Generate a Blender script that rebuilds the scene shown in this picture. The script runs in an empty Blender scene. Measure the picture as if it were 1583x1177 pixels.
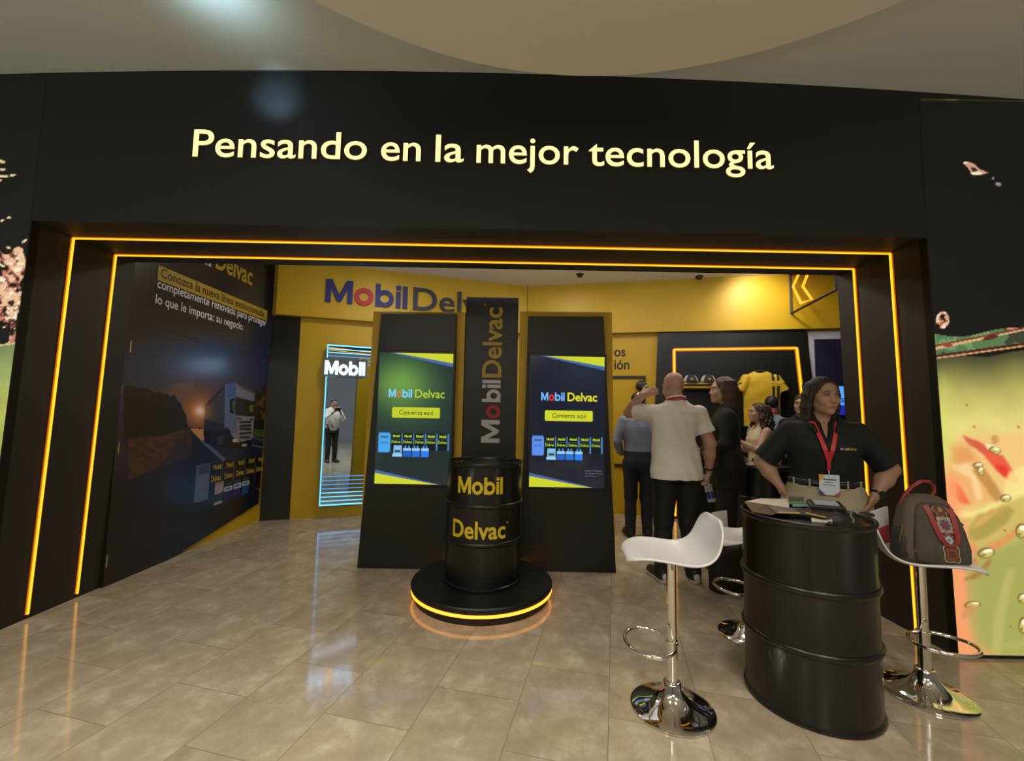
import bpy, bmesh, math, random
import numpy as np
from mathutils import Vector, Matrix

C = bpy.context.scene.collection
scn = bpy.context.scene
PI = math.pi
rng = random.Random(7)

# ------------------------------------------------------------------ camera
FPX, PITCH, ROLL, CAMH = 663.77, math.radians(4.377), math.radians(1.079), 1.35
cd = bpy.data.cameras.new('camera')
cam = bpy.data.objects.new('camera', cd); C.objects.link(cam)
_U = Vector((0, -math.sin(PITCH), math.cos(PITCH))); _F = Vector((0, math.cos(PITCH), math.sin(PITCH))); _X = Vector((1, 0, 0))
_r = _X * math.cos(ROLL) + _U * math.sin(ROLL); _u = -_X * math.sin(ROLL) + _U * math.cos(ROLL)
cam.matrix_world = Matrix(((_r.x, _u.x, -_F.x, 0), (_r.y, _u.y, -_F.y, 0), (_r.z, _u.z, -_F.z, CAMH), (0, 0, 0, 1)))
cd.sensor_fit = 'HORIZONTAL'; cd.sensor_width = 36; cd.lens = FPX / 1583 * 36
cd.clip_start = 0.05; cd.clip_end = 100
scn.camera = cam

# ------------------------------------------------------------------ view, world, large lights
scn.view_settings.view_transform = 'Standard'
scn.view_settings.look = 'None'
scn.view_settings.exposure = 0.0
scn.view_settings.gamma = 1.0
scn.view_settings.use_curve_mapping = False
w = bpy.data.worlds.new('hall_air'); scn.world = w; w.use_nodes = True
w.node_tree.nodes['Background'].inputs[0].default_value = (1.0, 0.94, 0.82, 1)
w.node_tree.nodes['Background'].inputs[1].default_value = 0.13

def area(name, loc, size, energy, col, rot=(0, 0, 0), sy=None, spread=None):
    l = bpy.data.lights.new(name, 'AREA'); l.energy = energy; l.color = col
    l.shape = 'RECTANGLE' if sy else 'DISK'; l.size = size
    if sy: l.size_y = sy
    if spread: l.spread = spread
    o = bpy.data.objects.new(name, l); C.objects.link(o); o.location = loc; o.rotation_euler = rot
    return o
def spot(name, loc, target, energy, col, angle, blend=0.6, r=0.04):
    l = bpy.data.lights.new(name, 'SPOT'); l.energy = energy; l.color = col; l.spot_size = angle; l.spot_blend = blend; l.shadow_soft_size = r
    o = bpy.data.objects.new(name, l); C.objects.link(o); o.location = loc
    o.rotation_euler = (Vector(target) - Vector(loc)).to_track_quat('-Z', 'Y').to_euler()
    return o
# hall ceiling lamps behind the photographer
area('hall_lamp', (-1.8, -1.6, 3.3), 1.2, 82, (1, .92, .80))
area('hall_lamp', (1.9, -1.6, 3.3), 1.2, 82, (1, .92, .80))
area('hall_lamp', (0, -4.2, 3.3), 1.6, 115, (1, .92, .80))
# added fill lamps under the round ceiling panel, brightening the floor
for x in (-2.3, -.5, 1.3):
    area('floor_fill', (x, .55 - abs(x + .5) * .3, 3.23), .45, 27, (1, .93, .80), spread=math.radians(120))
# added fill lamps standing in for bounced light on ceiling ring and round panel
for x, c, e in ((-3.4, (.80, 1, .95), 34), (3.6, (1, .90, .84), 27)):
    area('bounce_fill', (x, -1.2, .4), 1.2, e, c, (PI, 0, 0))
# added unseen fill lamp behind the portal top, brightening the shop ceiling
area('shop_ceiling_fill', (.6, 3.42, 2.66), 5.0, 24, (.93, .96, 1), (math.radians(138), 0, 0), sy=.12)
# shop ceiling lamps
for p, e in (((-1.4, 4.55, 3.17), 15), ((.6, 5.1, 3.17), 13), ((1.6, 4.3, 3.17), 13), ((3.0, 4.7, 3.17), 14)):
    area('shop_lamp', p, .30, e, (1, .90, .76))
spot('wall_washer', (3.0, 5.05, 3.17), (3.22, 5.62, 2.75), 26, (1, .93, .72), 2.0, .9)
# cool spot lamp that grazes the header
spot('header_spot', (-1.57, 2.24, 3.31), (-1.53, 2.57, 3.33), 7, (.45, .72, 1), 1.15, 1.0)
spot('ceiling_spot', (-1.56, 1.93, 3.22), (-1.56, 1.97, 3.4), 7.0, (.55, .85, 1), 2.2, 1.0)

# ------------------------------------------------------------------ projection helpers (authoring in photo pixels on known planes)
def ray(px, py):
    a = px - 791.5; b = py - 588.5
    u = a * math.cos(ROLL) + b * math.sin(ROLL); v = -a * math.sin(ROLL) + b * math.cos(ROLL)
    dx, dy, dz = u / FPX, 1.0, -v / FPX
    return Vector((dx, dy * math.cos(PITCH) - dz * math.sin(PITCH), dy * math.sin(PITCH) + dz * math.cos(PITCH)))
def at(px, py, x=None, y=None, z=None):
    d = ray(px, py)
    k = x / d.x if x is not None else y / d.y if y is not None else (z - CAMH) / d.z
    return Vector((0, 0, CAMH)) + d * k
def pix(x, y, z):
    z = z - CAMH
    fw = y * math.cos(PITCH) + z * math.sin(PITCH); up = -y * math.sin(PITCH) + z * math.cos(PITCH)
    u = x / fw * FPX; v = -up / fw * FPX
    return u * math.cos(ROLL) - v * math.sin(ROLL) + 791.5, u * math.sin(ROLL) + v * math.cos(ROLL) + 588.5
def on_line(px, py, p0, p1):
    d = ray(px, py); t = Vector(p1) - Vector(p0); n = Vector((-t.y, t.x))
    k = n.dot(Vector(p0)) / (n.x * d.x + n.y * d.y)
    return Vector((0, 0, CAMH)) + d * k

# ------------------------------------------------------------------ materials
def s2l(c):
    return tuple((v / 12.92 if v <= .04045 else ((v + .055) / 1.055) ** 2.4) for v in (x / 255 for x in c))
def mat(name, col, rough=.5, metal=0, bump=0, bscale=40, var=0, vscale=6, coat=0, spec=None, emit=None, estr=0, alpha=None, trans=0):
    m = bpy.data.materials.new(name); m.use_nodes = True
    nt = m.node_tree; b = nt.nodes['Principled BSDF']
    c = tuple(col) + (1,)
    b.inputs['Base Color'].default_value = c
    b.inputs['Roughness'].default_value = rough; b.inputs['Metallic'].default_value = metal
    if coat: b.inputs['Coat Weight'].default_value = coat; b.inputs['Coat Roughness'].default_value = .05
    if spec is not None: b.inputs['Specular IOR Level'].default_value = spec
    if trans: b.inputs['Transmission Weight'].default_value = trans
    if emit: b.inputs['Emission Color'].default_value = tuple(emit) + (1,); b.inputs['Emission Strength'].default_value = estr
    tc = nt.nodes.new('ShaderNodeTexCoord')
    if var:
        n = nt.nodes.new('ShaderNodeTexNoise'); n.inputs['Scale'].default_value = vscale; n.inputs['Detail'].default_value = 4
        nt.links.new(tc.outputs['Object'], n.inputs['Vector'])
        r = nt.nodes.new('ShaderNodeValToRGB')
        r.color_ramp.elements[0].position = .3; r.color_ramp.elements[1].position = .7
        r.color_ramp.elements[0].color = tuple(v * (1 - var) for v in col) + (1,)
        r.color_ramp.elements[1].color = tuple(min(1, v * (1 + var)) for v in col) + (1,)
        nt.links.new(n.outputs['Fac'], r.inputs['Fac']); nt.links.new(r.outputs['Color'], b.inputs['Base Color'])
    if bump:
        n = nt.nodes.new('ShaderNodeTexNoise'); n.inputs['Scale'].default_value = bscale; n.inputs['Detail'].default_value = 3
        nt.links.new(tc.outputs['Object'], n.inputs['Vector'])
        bp = nt.nodes.new('ShaderNodeBump'); bp.inputs['Strength'].default_value = bump; bp.inputs['Distance'].default_value = .01
        nt.links.new(n.outputs['Fac'], bp.inputs['Height']); nt.links.new(bp.outputs['Normal'], b.inputs['Normal'])
    return m
def glow(name, col, strength, base=(.02, .02, .02)):
    m = mat(name, base, .4); b = m.node_tree.nodes['Principled BSDF']
    b.inputs['Emission Color'].default_value = tuple(col) + (1,); b.inputs['Emission Strength'].default_value = strength
    return m
def painted(name, emit=0.0, base=1.0, rough=.4, spec=.5):
    """colours come from the print or display image held in the mesh's 'Col' attribute"""
    m = bpy.data.materials.new(name); m.use_nodes = True; nt = m.node_tree; b = nt.nodes['Principled BSDF']
    a = nt.nodes.new('ShaderNodeAttribute'); a.attribute_name = 'Col'
    b.inputs['Roughness'].default_value = rough; b.inputs['Specular IOR Level'].default_value = spec
    if base:
        mx = nt.nodes.new('ShaderNodeMix'); mx.data_type = 'RGBA'; mx.inputs[0].default_value = base
        mx.inputs[6].default_value = (0, 0, 0, 1)
        nt.links.new(a.outputs['Color'], mx.inputs[7]); nt.links.new(mx.outputs[2], b.inputs['Base Color'])
    else: b.inputs['Base Color'].default_value = (.01, .01, .01, 1)
    if emit:
        nt.links.new(a.outputs['Color'], b.inputs['Emission Color']); b.inputs['Emission Strength'].default_value = emit
    return m

def floor_material():
    m = bpy.data.materials.new('marble_tiles'); m.use_nodes = True; nt = m.node_tree; N = nt.nodes; L = nt.links; b = N['Principled BSDF']
    tc = N.new('ShaderNodeTexCoord'); mp = N.new('ShaderNodeMapping'); mp.vector_type = 'POINT'
    mp.inputs['Rotation'].default_value = (0, 0, -math.radians(76.5)); mp.inputs['Location'].default_value = (-.255, -.026, 0)
    L.new(tc.outputs['Object'], mp.inputs['Vector'])
    br = N.new('ShaderNodeTexBrick'); br.inputs['Scale'].default_value = 1; br.inputs['Brick Width'].default_value = .61
    br.inputs['Row Height'].default_value = .412; br.inputs['Mortar Size'].default_value = .0022; br.inputs['Mortar Smooth'].default_value = .3; br.offset = .5
    br.inputs['Color1'].default_value = (0, 0, 0, 1); br.inputs['Color2'].default_value = (1, 1, 1, 1); br.inputs['Mortar'].default_value = (.5, .5, .5, 1)
    L.new(mp.outputs['Vector'], br.inputs['Vector'])
    # veins: noise offset per tile
    ad = N.new('ShaderNodeVectorMath'); ad.operation = 'MULTIPLY_ADD'; ad.inputs[1].default_value = (7, 5, 3)
    L.new(br.outputs['Color'], ad.inputs[0]); L.new(mp.outputs['Vector'], ad.inputs[2])
    n1 = N.new('ShaderNodeTexNoise'); n1.inputs['Scale'].default_value = 6.5; n1.inputs['Detail'].default_value = 9; n1.inputs['Roughness'].default_value = .66; n1.inputs['Distortion'].default_value = .15
    L.new(ad.outputs[0], n1.inputs['Vector'])
    cr = N.new('ShaderNodeValToRGB'); e = cr.color_ramp.elements
    e[0].position = .34; e[0].color = (.35, .285, .20, 1); e[1].position = .70; e[1].color = (.55, .48, .37, 1)
    k = e.new(.52); k.color = (.42, .35, .255, 1)
    L.new(n1.outputs['Fac'], cr.inputs['Fac'])
    tint = N.new('ShaderNodeMix'); tint.data_type = 'RGBA'; tint.blend_type = 'MULTIPLY'; tint.inputs[0].default_value = 1
    tr = N.new('ShaderNodeValToRGB'); tr.color_ramp.elements[0].color = (.84, .83, .80, 1); tr.color_ramp.elements[1].color = (1, 1, .98, 1)
    L.new(br.outputs['Color'], tr.inputs['Fac']); L.new(cr.outputs['Color'], tint.inputs[6]); L.new(tr.outputs['Color'], tint.inputs[7])
    mo = N.new('ShaderNodeMix'); mo.data_type = 'RGBA'; mo.inputs[7].default_value = (.22, .18, .13, 1)
    L.new(br.outputs['Fac'], mo.inputs[0]); L.new(tint.outputs[2], mo.inputs[6]); L.new(mo.outputs[2], b.inputs['Base Color'])
    n2 = N.new('ShaderNodeTexNoise'); n2.inputs['Scale'].default_value = 9; n2.inputs['Detail'].default_value = 4
    L.new(tc.outputs['Object'], n2.inputs['Vector'])
    rr = N.new('ShaderNodeMapRange'); rr.inputs[3].default_value = .05; rr.inputs[4].default_value = .13
    L.new(n2.outputs['Fac'], rr.inputs[0]); L.new(rr.outputs[0], b.inputs['Roughness'])
    b.inputs['Specular IOR Level'].default_value = .5
    bp = N.new('ShaderNodeBump'); bp.inputs['Strength'].default_value = .25; bp.inputs['Distance'].default_value = .002; bp.invert = True
    L.new(br.outputs['Fac'], bp.inputs['Height']); L.new(bp.outputs['Normal'], b.inputs['Normal'])
    return m

M = {}
M['floor'] = floor_material()
M['wall_black'] = mat('matte_black_fabric', (.0160, .0175, .0190), .55, bump=.05, bscale=200, spec=.4)
M['jamb'] = mat('black_painted_board', (.013, .011, .009), .6, bump=.05, bscale=60)
M['black_panel'] = mat('black_laminate', (.0065, .0075, .0065), .40)
M['black_satin'] = mat('black_satin', (.012, .012, .012), .35)
M['yellow'] = mat('yellow_painted_board', (.54, .34, .007), .5, bump=.04, bscale=50, var=.05, vscale=2)
M['yellow_print'] = mat('yellow_vinyl', (.62, .46, .02), .45)
M['ceil'] = mat('off_white_plaster', (.56, .58, .54), .85, bump=.05, bscale=30)
M['disc'] = mat('beige_plaster', (.64, .60, .50), .85, bump=.03, bscale=30)
M['shop_ceil'] = mat('white_plaster', (.72, .72, .72), .8)
M['white_wall'] = mat('lilac_white_board', (.50, .48, .60), .6)
M['navy'] = mat('navy_board', (.022, .020, .055), .35)
M['amber'] = glow('amber_led', (1.0, .42, .012), 2.0)
M['amber_soft'] = glow('amber_halo', (1.0, .22, .003), .62)  # dim orange glow for the halo beside the LED core
M['amber_ring'] = glow('amber_ring_led', (1.0, .35, .025), 2.7)
M['chevron_neon'] = glow('orange_neon', (1.0, .30, .012), 2.2)
M['sign_white'] = glow('warm_white_letter_face', (1.0, .80, .32), 1.3, (.6, .5, .3))
M['sign_side'] = mat('letter_side', (.35, .25, .08), .5)
M['mobil_blue'] = mat('blue_acrylic', (.018, .02, .16), .6)
M['mobil_red'] = mat('red_acrylic', (.42, .014, .02), .55)
M['dark_blue_grey'] = mat('charcoal_acrylic', (.025, .028, .045), .4)
M['text_black'] = mat('black_vinyl', (.018, .015, .012), .5)
M['text_white'] = mat('white_vinyl', (.62, .62, .66), .5)
M['text_yellow'] = mat('yellow_vinyl_letters', (.66, .47, .01), .4)
M['text_gold'] = mat('gold_vinyl_letters', (.40, .27, .02), .45)
M['grey_white'] = mat('light_grey_vinyl', (.50, .50, .52), .45)
M['drum'] = mat('black_drum_paint', (.005, .005, .0048), .32, bump=.12, bscale=7, coat=.08)
M['chrome'] = mat('chrome', (.82, .80, .76), .06, 1)
M['steel'] = mat('satin_steel', (.6, .6, .6), .25, 1)
M['white_plastic'] = mat('white_seat_plastic', (.70, .70, .71), .35)
M['seal'] = mat('black_rubber', (.015, .015, .015), .6)
M['mirror'] = mat('mirror_glass', (.62, .76, .95), .02, 1)
M['ice'] = glow('icy_blue_led_and_reflection', (.10, .50, 1.0), 2.2)
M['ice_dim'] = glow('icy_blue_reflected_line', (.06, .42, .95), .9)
M['ice_letter'] = glow('blue_white_letter', (.30, .62, 1.0), 5.0, (.5, .5, .5))
M['ice_o'] = glow('warm_white_ring_letter', (1.0, .60, .48), 4.0, (.5, .5, .5))
M['tv_cyan'] = glow('cyan_display', s2l((90, 165, 245)), 1.0)
M['tv_blue'] = glow('blue_display', s2l((28, 35, 170)), 1.0)
M['tv_text'] = glow('blue_display_text', s2l((30, 70, 190)), 1.0)

# ------------------------------------------------------------------ object helpers
def link(o, parent=None):
    C.objects.link(o)
    if parent is not None: o.parent = parent
    return o
def tag(o, label=None, cat=None, group=None, kind=None):
    if label: o['label'] = label
    if cat: o['category'] = cat
    if group: o['group'] = group
    if kind: o['kind'] = kind
    return o
def thing(name, label, cat, loc=(0, 0, 0), rz=0, group=None):
    o = bpy.data.objects.new(name, None); o.empty_display_size = .1; link(o)
    o.location = loc; o.rotation_euler = (0, 0, rz)
    return tag(o, label, cat, group)
def mesh(name, verts, faces, m, parent=None, smooth=False, mats=None):
    me = bpy.data.meshes.new(name)
    me.from_pydata([tuple(v) for v in verts], [], [tuple(f) for f in faces]); me.update()
    for x in (mats or [m]): me.materials.append(x)
    if smooth: me.polygons.foreach_set('use_smooth', [True] * len(me.polygons))
    o = bpy.data.objects.new(name, me)
    return link(o, parent)
class MB:
    def __init__(s): s.v = []; s.f = []
    def add(s, vs, fs):
        n = len(s.v); s.v += [tuple(v) for v in vs]; s.f += [tuple(i + n for i in f) for f in fs]; return s
    def box(s, a, b):
        (x0, y0, z0), (x1, y1, z1) = a, b
        return s.add([(x0, y0, z0), (x1, y0, z0), (x1, y1, z0), (x0, y1, z0), (x0, y0, z1), (x1, y0, z1), (x1, y1, z1), (x0, y1, z1)],
                     [(0, 3, 2, 1), (4, 5, 6, 7), (0, 1, 5, 4), (1, 2, 6, 5), (2, 3, 7, 6), (3, 0, 4, 7)])
    def hexa(s, p):
        return s.add(p, [(0, 3, 2, 1), (4, 5, 6, 7), (0, 1, 5, 4), (1, 2, 6, 5), (2, 3, 7, 6), (3, 0, 4, 7)])
    def prism(s, poly, d):
        """poly: 3-D points, extruded by vector d"""
        n = len(poly); d = Vector(d); P = [Vector(p) for p in poly]
        return s.add(P + [p + d for p in P], [tuple(range(n - 1, -1, -1)), tuple(range(n, 2 * n))] + [(i, (i + 1) % n, n + (i + 1) % n, n + i) for i in range(n)])
    def tube(s, pts, r, n=10, closed=False, sx=1.0):
        P = [Vector(p) for p in pts]; k = len(P); rings = []
        R = r if isinstance(r, (list, tuple)) else [r] * k
        up = None
        for i in range(k):
            if closed: t = (P[(i + 1) % k] - P[i - 1])
            else: t = (P[min(i + 1, k - 1)] - P[max(i - 1, 0)])
            t.normalize()
            if up is None: up = Vector((0, 0, 1)) if abs(t.z) < .9 else Vector((0, 1, 0))
            a = up - t * up.dot(t); a.normalize(); up = a; b = t.cross(a)
            rings.append([P[i] + (a * math.cos(2 * PI * j / n) + b * math.sin(2 * PI * j / n) * sx) * R[i] for j in range(n)])
        vs = [v for q in rings for v in q]; fs = []
        for i in range(k if closed else k - 1):
            for j in range(n):
                a0 = i * n + j; a1 = i * n + (j + 1) % n; b0 = ((i + 1) % k) * n + j; b1 = ((i + 1) % k) * n + (j + 1) % n
                fs.append((a0, a1, b1, b0))
        if not closed: fs += [tuple(range(n - 1, -1, -1)), tuple((k - 1) * n + j for j in range(n))]
        return s.add(vs, fs)
    def lathe(s, prof, n=48, c=(0, 0, 0), cap=True):
        vs = []; fs = []
        for r, z in prof:
            for j in range(n):
                t = 2 * PI * j / n; vs.append((c[0] + r * math.cos(t), c[1] + r * math.sin(t), c[2] + z))
        for i in range(len(prof) - 1):
            for j in range(n):
                fs.append((i * n + j, i * n + (j + 1) % n, (i + 1) * n + (j + 1) % n, (i + 1) * n + j))
        if cap: fs += [tuple(range(n - 1, -1, -1)), tuple((len(prof) - 1) * n + j for j in range(n))]
        return s.add(vs, fs)
    def build(s, name, m, parent=None, smooth=False, mats=None, bevel=0, segs=2):
        o = mesh(name, s.v, s.f, m, parent, smooth, mats)
        if bevel:
            md = o.modifiers.new('bevel', 'BEVEL'); md.width = bevel; md.segments = segs; md.limit_method = 'ANGLE'; md.angle_limit = .6
        if smooth:
            try:
                me = o.data
                me.polygons.foreach_set('use_smooth', [True] * len(me.polygons))
                bm = bmesh.new(); bm.from_mesh(me)
                for e in bm.edges:
                    if len(e.link_faces) == 2 and e.calc_face_angle(0) > .75: e.smooth = False
                bm.to_mesh(me); bm.free()
            except Exception: pass
        return o
def struct(o): o['kind'] = 'structure'; return o

# ---- numpy helpers for prints and displays
def vnoise(X, Y, seed=0, oct=3):
    r = np.random.RandomState(seed); T = r.rand(64, 64); out = 0; amp = 1; tot = 0
    for k in range(oct):
        x = X * 2 ** k; y = Y * 2 ** k; xi = np.floor(x).astype(int); yi = np.floor(y).astype(int); fx = x - xi; fy = y - yi
        fx = fx * fx * (3 - 2 * fx); fy = fy * fy * (3 - 2 * fy)
        a = T[xi % 64, yi % 64]; b = T[(xi + 1) % 64, yi % 64]; c = T[xi % 64, (yi + 1) % 64]; d = T[(xi + 1) % 64, (yi + 1) % 64]
        out = out + amp * ((a * (1 - fx) + b * fx) * (1 - fy) + (c * (1 - fx) + d * fx) * fy); tot += amp; amp *= .5
    return out / tot
def inpoly(X, Y, P):
    r = np.zeros(X.shape, bool); n = len(P)
    for i in range(n):
        x0, y0 = P[i]; x1, y1 = P[(i + 1) % n]
        if y0 == y1: continue
        c = ((Y >= min(y0, y1)) & (Y < max(y0, y1))) & (X < (x1 - x0) * (Y - y0) / (y1 - y0) + x0)
        r ^= c
    return r
def fill(col, m, c, a=1.0):
    c = np.array(c, float); am = (m.astype(float) if m.dtype == bool else m)[..., None] * a
    col[:] = col * (1 - am) + c * am
def smooth01(x): x = np.clip(x, 0, 1); return x * x * (3 - 2 * x)
def lin(c):
    c = np.clip(c / 255., 0, 1); return np.where(c <= .04045, c / 12.92, ((c + .055) / 1.055) ** 2.4)
def grid_paint(name, P, keep, col255, m, parent=None):
    """P (n,m,3) points; keep (n-1,m-1) cells; col255 (n,m,3) display colours of the print"""
    n, k = P.shape[:2]
    idx = np.arange(n * k).reshape(n, k)
    q = np.stack([idx[:-1, :-1], idx[1:, :-1], idx[1:, 1:], idx[:-1, 1:]], -1)[keep]
    used = np.unique(q); re = np.full(n * k, -1); re[used] = np.arange(len(used))
    me = bpy.data.meshes.new(name)
    V = P.reshape(-1, 3)[used]; q = re[q]
    me.vertices.add(len(V)); me.vertices.foreach_set('co', V.astype(np.float32).ravel())
    me.loops.add(q.size); me.loops.foreach_set('vertex_index', q.astype(np.int32).ravel())
    me.polygons.add(len(q)); me.polygons.foreach_set('loop_start', np.arange(0, q.size, 4, dtype=np.int32)); me.polygons.foreach_set('loop_total', np.full(len(q), 4, dtype=np.int32))
    me.update(calc_edges=True); me.validate()
    a = me.color_attributes.new('Col', 'FLOAT_COLOR', 'POINT')
    cc = np.ones((len(V), 4), np.float32); cc[:, :3] = lin(col255).reshape(-1, 3)[used]
    a.data.foreach_set('color', cc.ravel())
    me.materials.append(m)
    o = bpy.data.objects.new(name, me); return link(o, parent)

# ---- lettering
def heavy_geo(s):
    """heavy geometric capitals and lower case for the Mobil word, cap height 1, extruded -1..1 like the font"""
    V = []; F = []
    def poly(P):
        n = len(P); b = len(V)
        V.extend((x, y, -1) for x, y in P); V.extend((x, y, 1) for x, y in P)
        F.append(tuple(b + i for i in reversed(range(n)))); F.append(tuple(b + n + i for i in range(n)))
        F.extend((b + i, b + (i + 1) % n, b + n + (i + 1) % n, b + n + i) for i in range(n))
    def ring(cx, cy, ro, ri, n=32):
        b = len(V)
        for i in range(n):
            a = 2 * PI * i / n
            for r, z in ((ri, -1), (ro, -1), (ro, 1), (ri, 1)): V.append((cx + r * math.cos(a), cy + r * math.sin(a), z))
        for i in range(n):
            j = (i + 1) % n
            for k in range(4): F.append((b + i * 4 + k, b + i * 4 + (k + 1) % 4, b + j * 4 + (k + 1) % 4, b + j * 4 + k))
    x = 0
    for ch in s:
        if ch == 'M':
            poly([(x, 0), (x + .205, 0), (x + .205, .62), (x + .46, .05), (x + .60, .05), (x + .855, .62), (x + .855, 0), (x + 1.06, 0), (x + 1.06, 1), (x + .81, 1), (x + .53, .36), (x + .25, 1), (x, 1)]); x += 1.06 + .075
        elif ch == 'o': ring(x + .385, .365, .385, .19); x += .77 + .075
        elif ch == 'b':
            poly([(x, 0), (x + .2, 0), (x + .2, 1), (x, 1)]); b = len(V); n = 30; ao = math.acos(-.185 / .385); ai = math.acos(-.185 / .19)
            for i in range(n + 1):
                t = -1 + 2 * i / n
                for r, a, z in ((.19, ai * t, -1), (.385, ao * t, -1), (.385, ao * t, 1), (.19, ai * t, 1)): V.append((x + .385 + r * math.cos(a), .365 + r * math.sin(a), z))
            for i in range(n):
                for k in range(4): F.append((b + i * 4 + k, b + i * 4 + (k + 1) % 4, b + i * 4 + 4 + (k + 1) % 4, b + i * 4 + 4 + k))
            x += .77 + .085
        elif ch == 'i': poly([(x, 0), (x + .2, 0), (x + .2, .735), (x, .735)]); poly([(x, .81), (x + .2, .81), (x + .2, 1), (x, 1)]); x += .285
        elif ch == 'l': poly([(x, 0), (x + .2, 0), (x + .2, 1), (x, 1)]); x += .285
    return V, F
_tc = {}
def text_geo(s, bold=0.0, ext=0.0, space=1.0, res=4):
    key = (s, bold, ext, space, res)
    if key in _tc: return _tc[key]
    if bold >= .045 and set(s) <= set('Mobil'):
        V, F = heavy_geo(s); V = np.array(V, float); V[:, :2] *= cap_h()
        if not ext: V[:, 2] = 0; F = [f for f in F if sum(V[i][0] * V[j][1] - V[j][0] * V[i][1] for i, j in zip(f, f[1:] + f[:1])) > 1e-7]
        _tc[key] = (V, F); return V, F
    cu = bpy.data.curves.new('t', 'FONT'); cu.body = s; cu.size = 1; cu.offset = bold; cu.extrude = ext; cu.resolution_u = res; cu.space_character = space
    o = bpy.data.objects.new('t', cu); C.objects.link(o)
    dg = bpy.context.evaluated_depsgraph_get(); ev = o.evaluated_get(dg); me = ev.to_mesh()
    V = np.array([v.co[:] for v in me.vertices]); F = [tuple(p.vertices) for p in me.polygons]
    ev.to_mesh_clear(); bpy.data.objects.remove(o); bpy.data.curves.remove(cu)
    _tc[key] = (V, F); return V, F
CAP = None
def cap_h():
    global CAP
    if CAP is None: CAP = text_geo('H')[0][:, 1].max()
    return CAP
def text_fit(s, cap, width=None, bold=0.0, depth=0.0, space=1.0):
    """verts (u right, v up from baseline, w out), scaled to the cap height and word width"""
    V, F = text_geo(s, bold, 1.0 if depth else 0.0, space)
    V = V.copy(); V[:, 0] -= V[:, 0].min(); k = cap / cap_h()
    V[:, 1] *= k; V[:, 0] *= (width / V[:, 0].max()) if width else k
    V[:, 2] = (V[:, 2] + 1) * .5 * depth if depth else 0
    return V, F
def place(V, o, u, v, w):
    o, u, v, w = (np.array(x, float) for x in (o, u, v, w))
    return o + V[:, :1] * u + V[:, 1:2] * v + V[:, 2:3] * w
def text_obj(name, s, m, parent, o, u, v, cap, width=None, bold=0.0, depth=0.0, off=.003, space=1.0):
    V, F = text_fit(s, cap, width, bold, depth, space); u = Vector(u).normalized(); v = Vector(v).normalized(); w = u.cross(v)
    return mesh(name, place(V, Vector(o) + w * off, u, v, w), F, m, parent)
def text_words(name, s, m, parent, o, u, v, cap, width, bold=0.0, off=.003):
    """a line of print as one mesh per word"""
    V, F = text_fit(s, cap, width, bold); u = Vector(u).normalized(); v = Vector(v).normalized(); w = u.cross(v)
    words = []
    for v_, f_ in islands(V, F):
        x0, x1 = v_[:, 0].min(), v_[:, 0].max()
        if words and x0 - words[-1][2] < .22 * cap * (width / text_fit(s, cap)[0][:, 0].max()):
            n = len(words[-1][0]); words[-1][0] = np.vstack([words[-1][0], v_]); words[-1][1] += [tuple(i + n for i in f) for f in f_]; words[-1][2] = max(words[-1][2], x1)
        else: words.append([v_, list(f_), x1])
    for v_, f_, _ in words: mesh(name, place(v_, Vector(o) + w * off, u, v, w), f_, m, parent)
def islands(V, F, heavy=False):
    par = list(range(len(V)))
    def find(i):
        while par[i] != i: par[i] = par[par[i]]; i = par[i]
        return i
    for f in F:
        a = find(f[0])
        for b in f[1:]: par[find(b)] = a
    # coincident points of caps and sides belong together
    seen = {}
    for i, p in enumerate(np.round(V[:, :2], 5)):
        k = tuple(p)
        if k in seen: par[find(i)] = find(seen[k])
        else: seen[k] = i
    g = {}
    for f in F: g.setdefault(find(f[0]), []).append(f)
    L = []
    for fs in g.values():
        ids = {i for f in fs for i in f}; xs = V[list(ids), 0]; L.append([xs.min(), xs.max(), fs])
    L.sort(key=lambda t: t[0]); out = []
    for a, b, fs in L:
        if out and min(b, out[-1][1]) - max(a, out[-1][0]) > (.5 if not heavy else -.004 / max(1e-6, min(b - a, out[-1][1] - out[-1][0]))) * min(b - a, out[-1][1] - out[-1][0]):
            out[-1][2] += fs; out[-1][1] = max(b, out[-1][1])
        else: out.append([a, b, list(fs)])
    res = []
    for a, b, fs in out:
        ids = sorted({i for f in fs for i in f}); re = {i: k for k, i in enumerate(ids)}
        res.append((V[ids], [tuple(re[i] for i in f) for f in fs]))
    return res
def letters(s, m, parent, o, u, v, cap, width, bold=0.0, depth=0.02, space=1.0, side=None, pick=None):
    V, F = text_fit(s, cap, width, bold, depth, space); u = Vector(u).normalized(); v = Vector(v).normalized(); w = u.cross(v)
    out = []
    for i, (v_, f_) in enumerate(islands(V, F, bold >= .045)):
        mm = pick(i) if pick else m
        ob = mesh('letter', place(v_, o, u, v, w), f_, mm, parent, mats=[mm, side] if side else None)
        if side:
            zt = depth * .98
            for p in ob.data.polygons:
                if not all(v_[k][2] > zt for k in p.vertices): p.material_index = 1
        out.append(ob)
    return out
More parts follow.
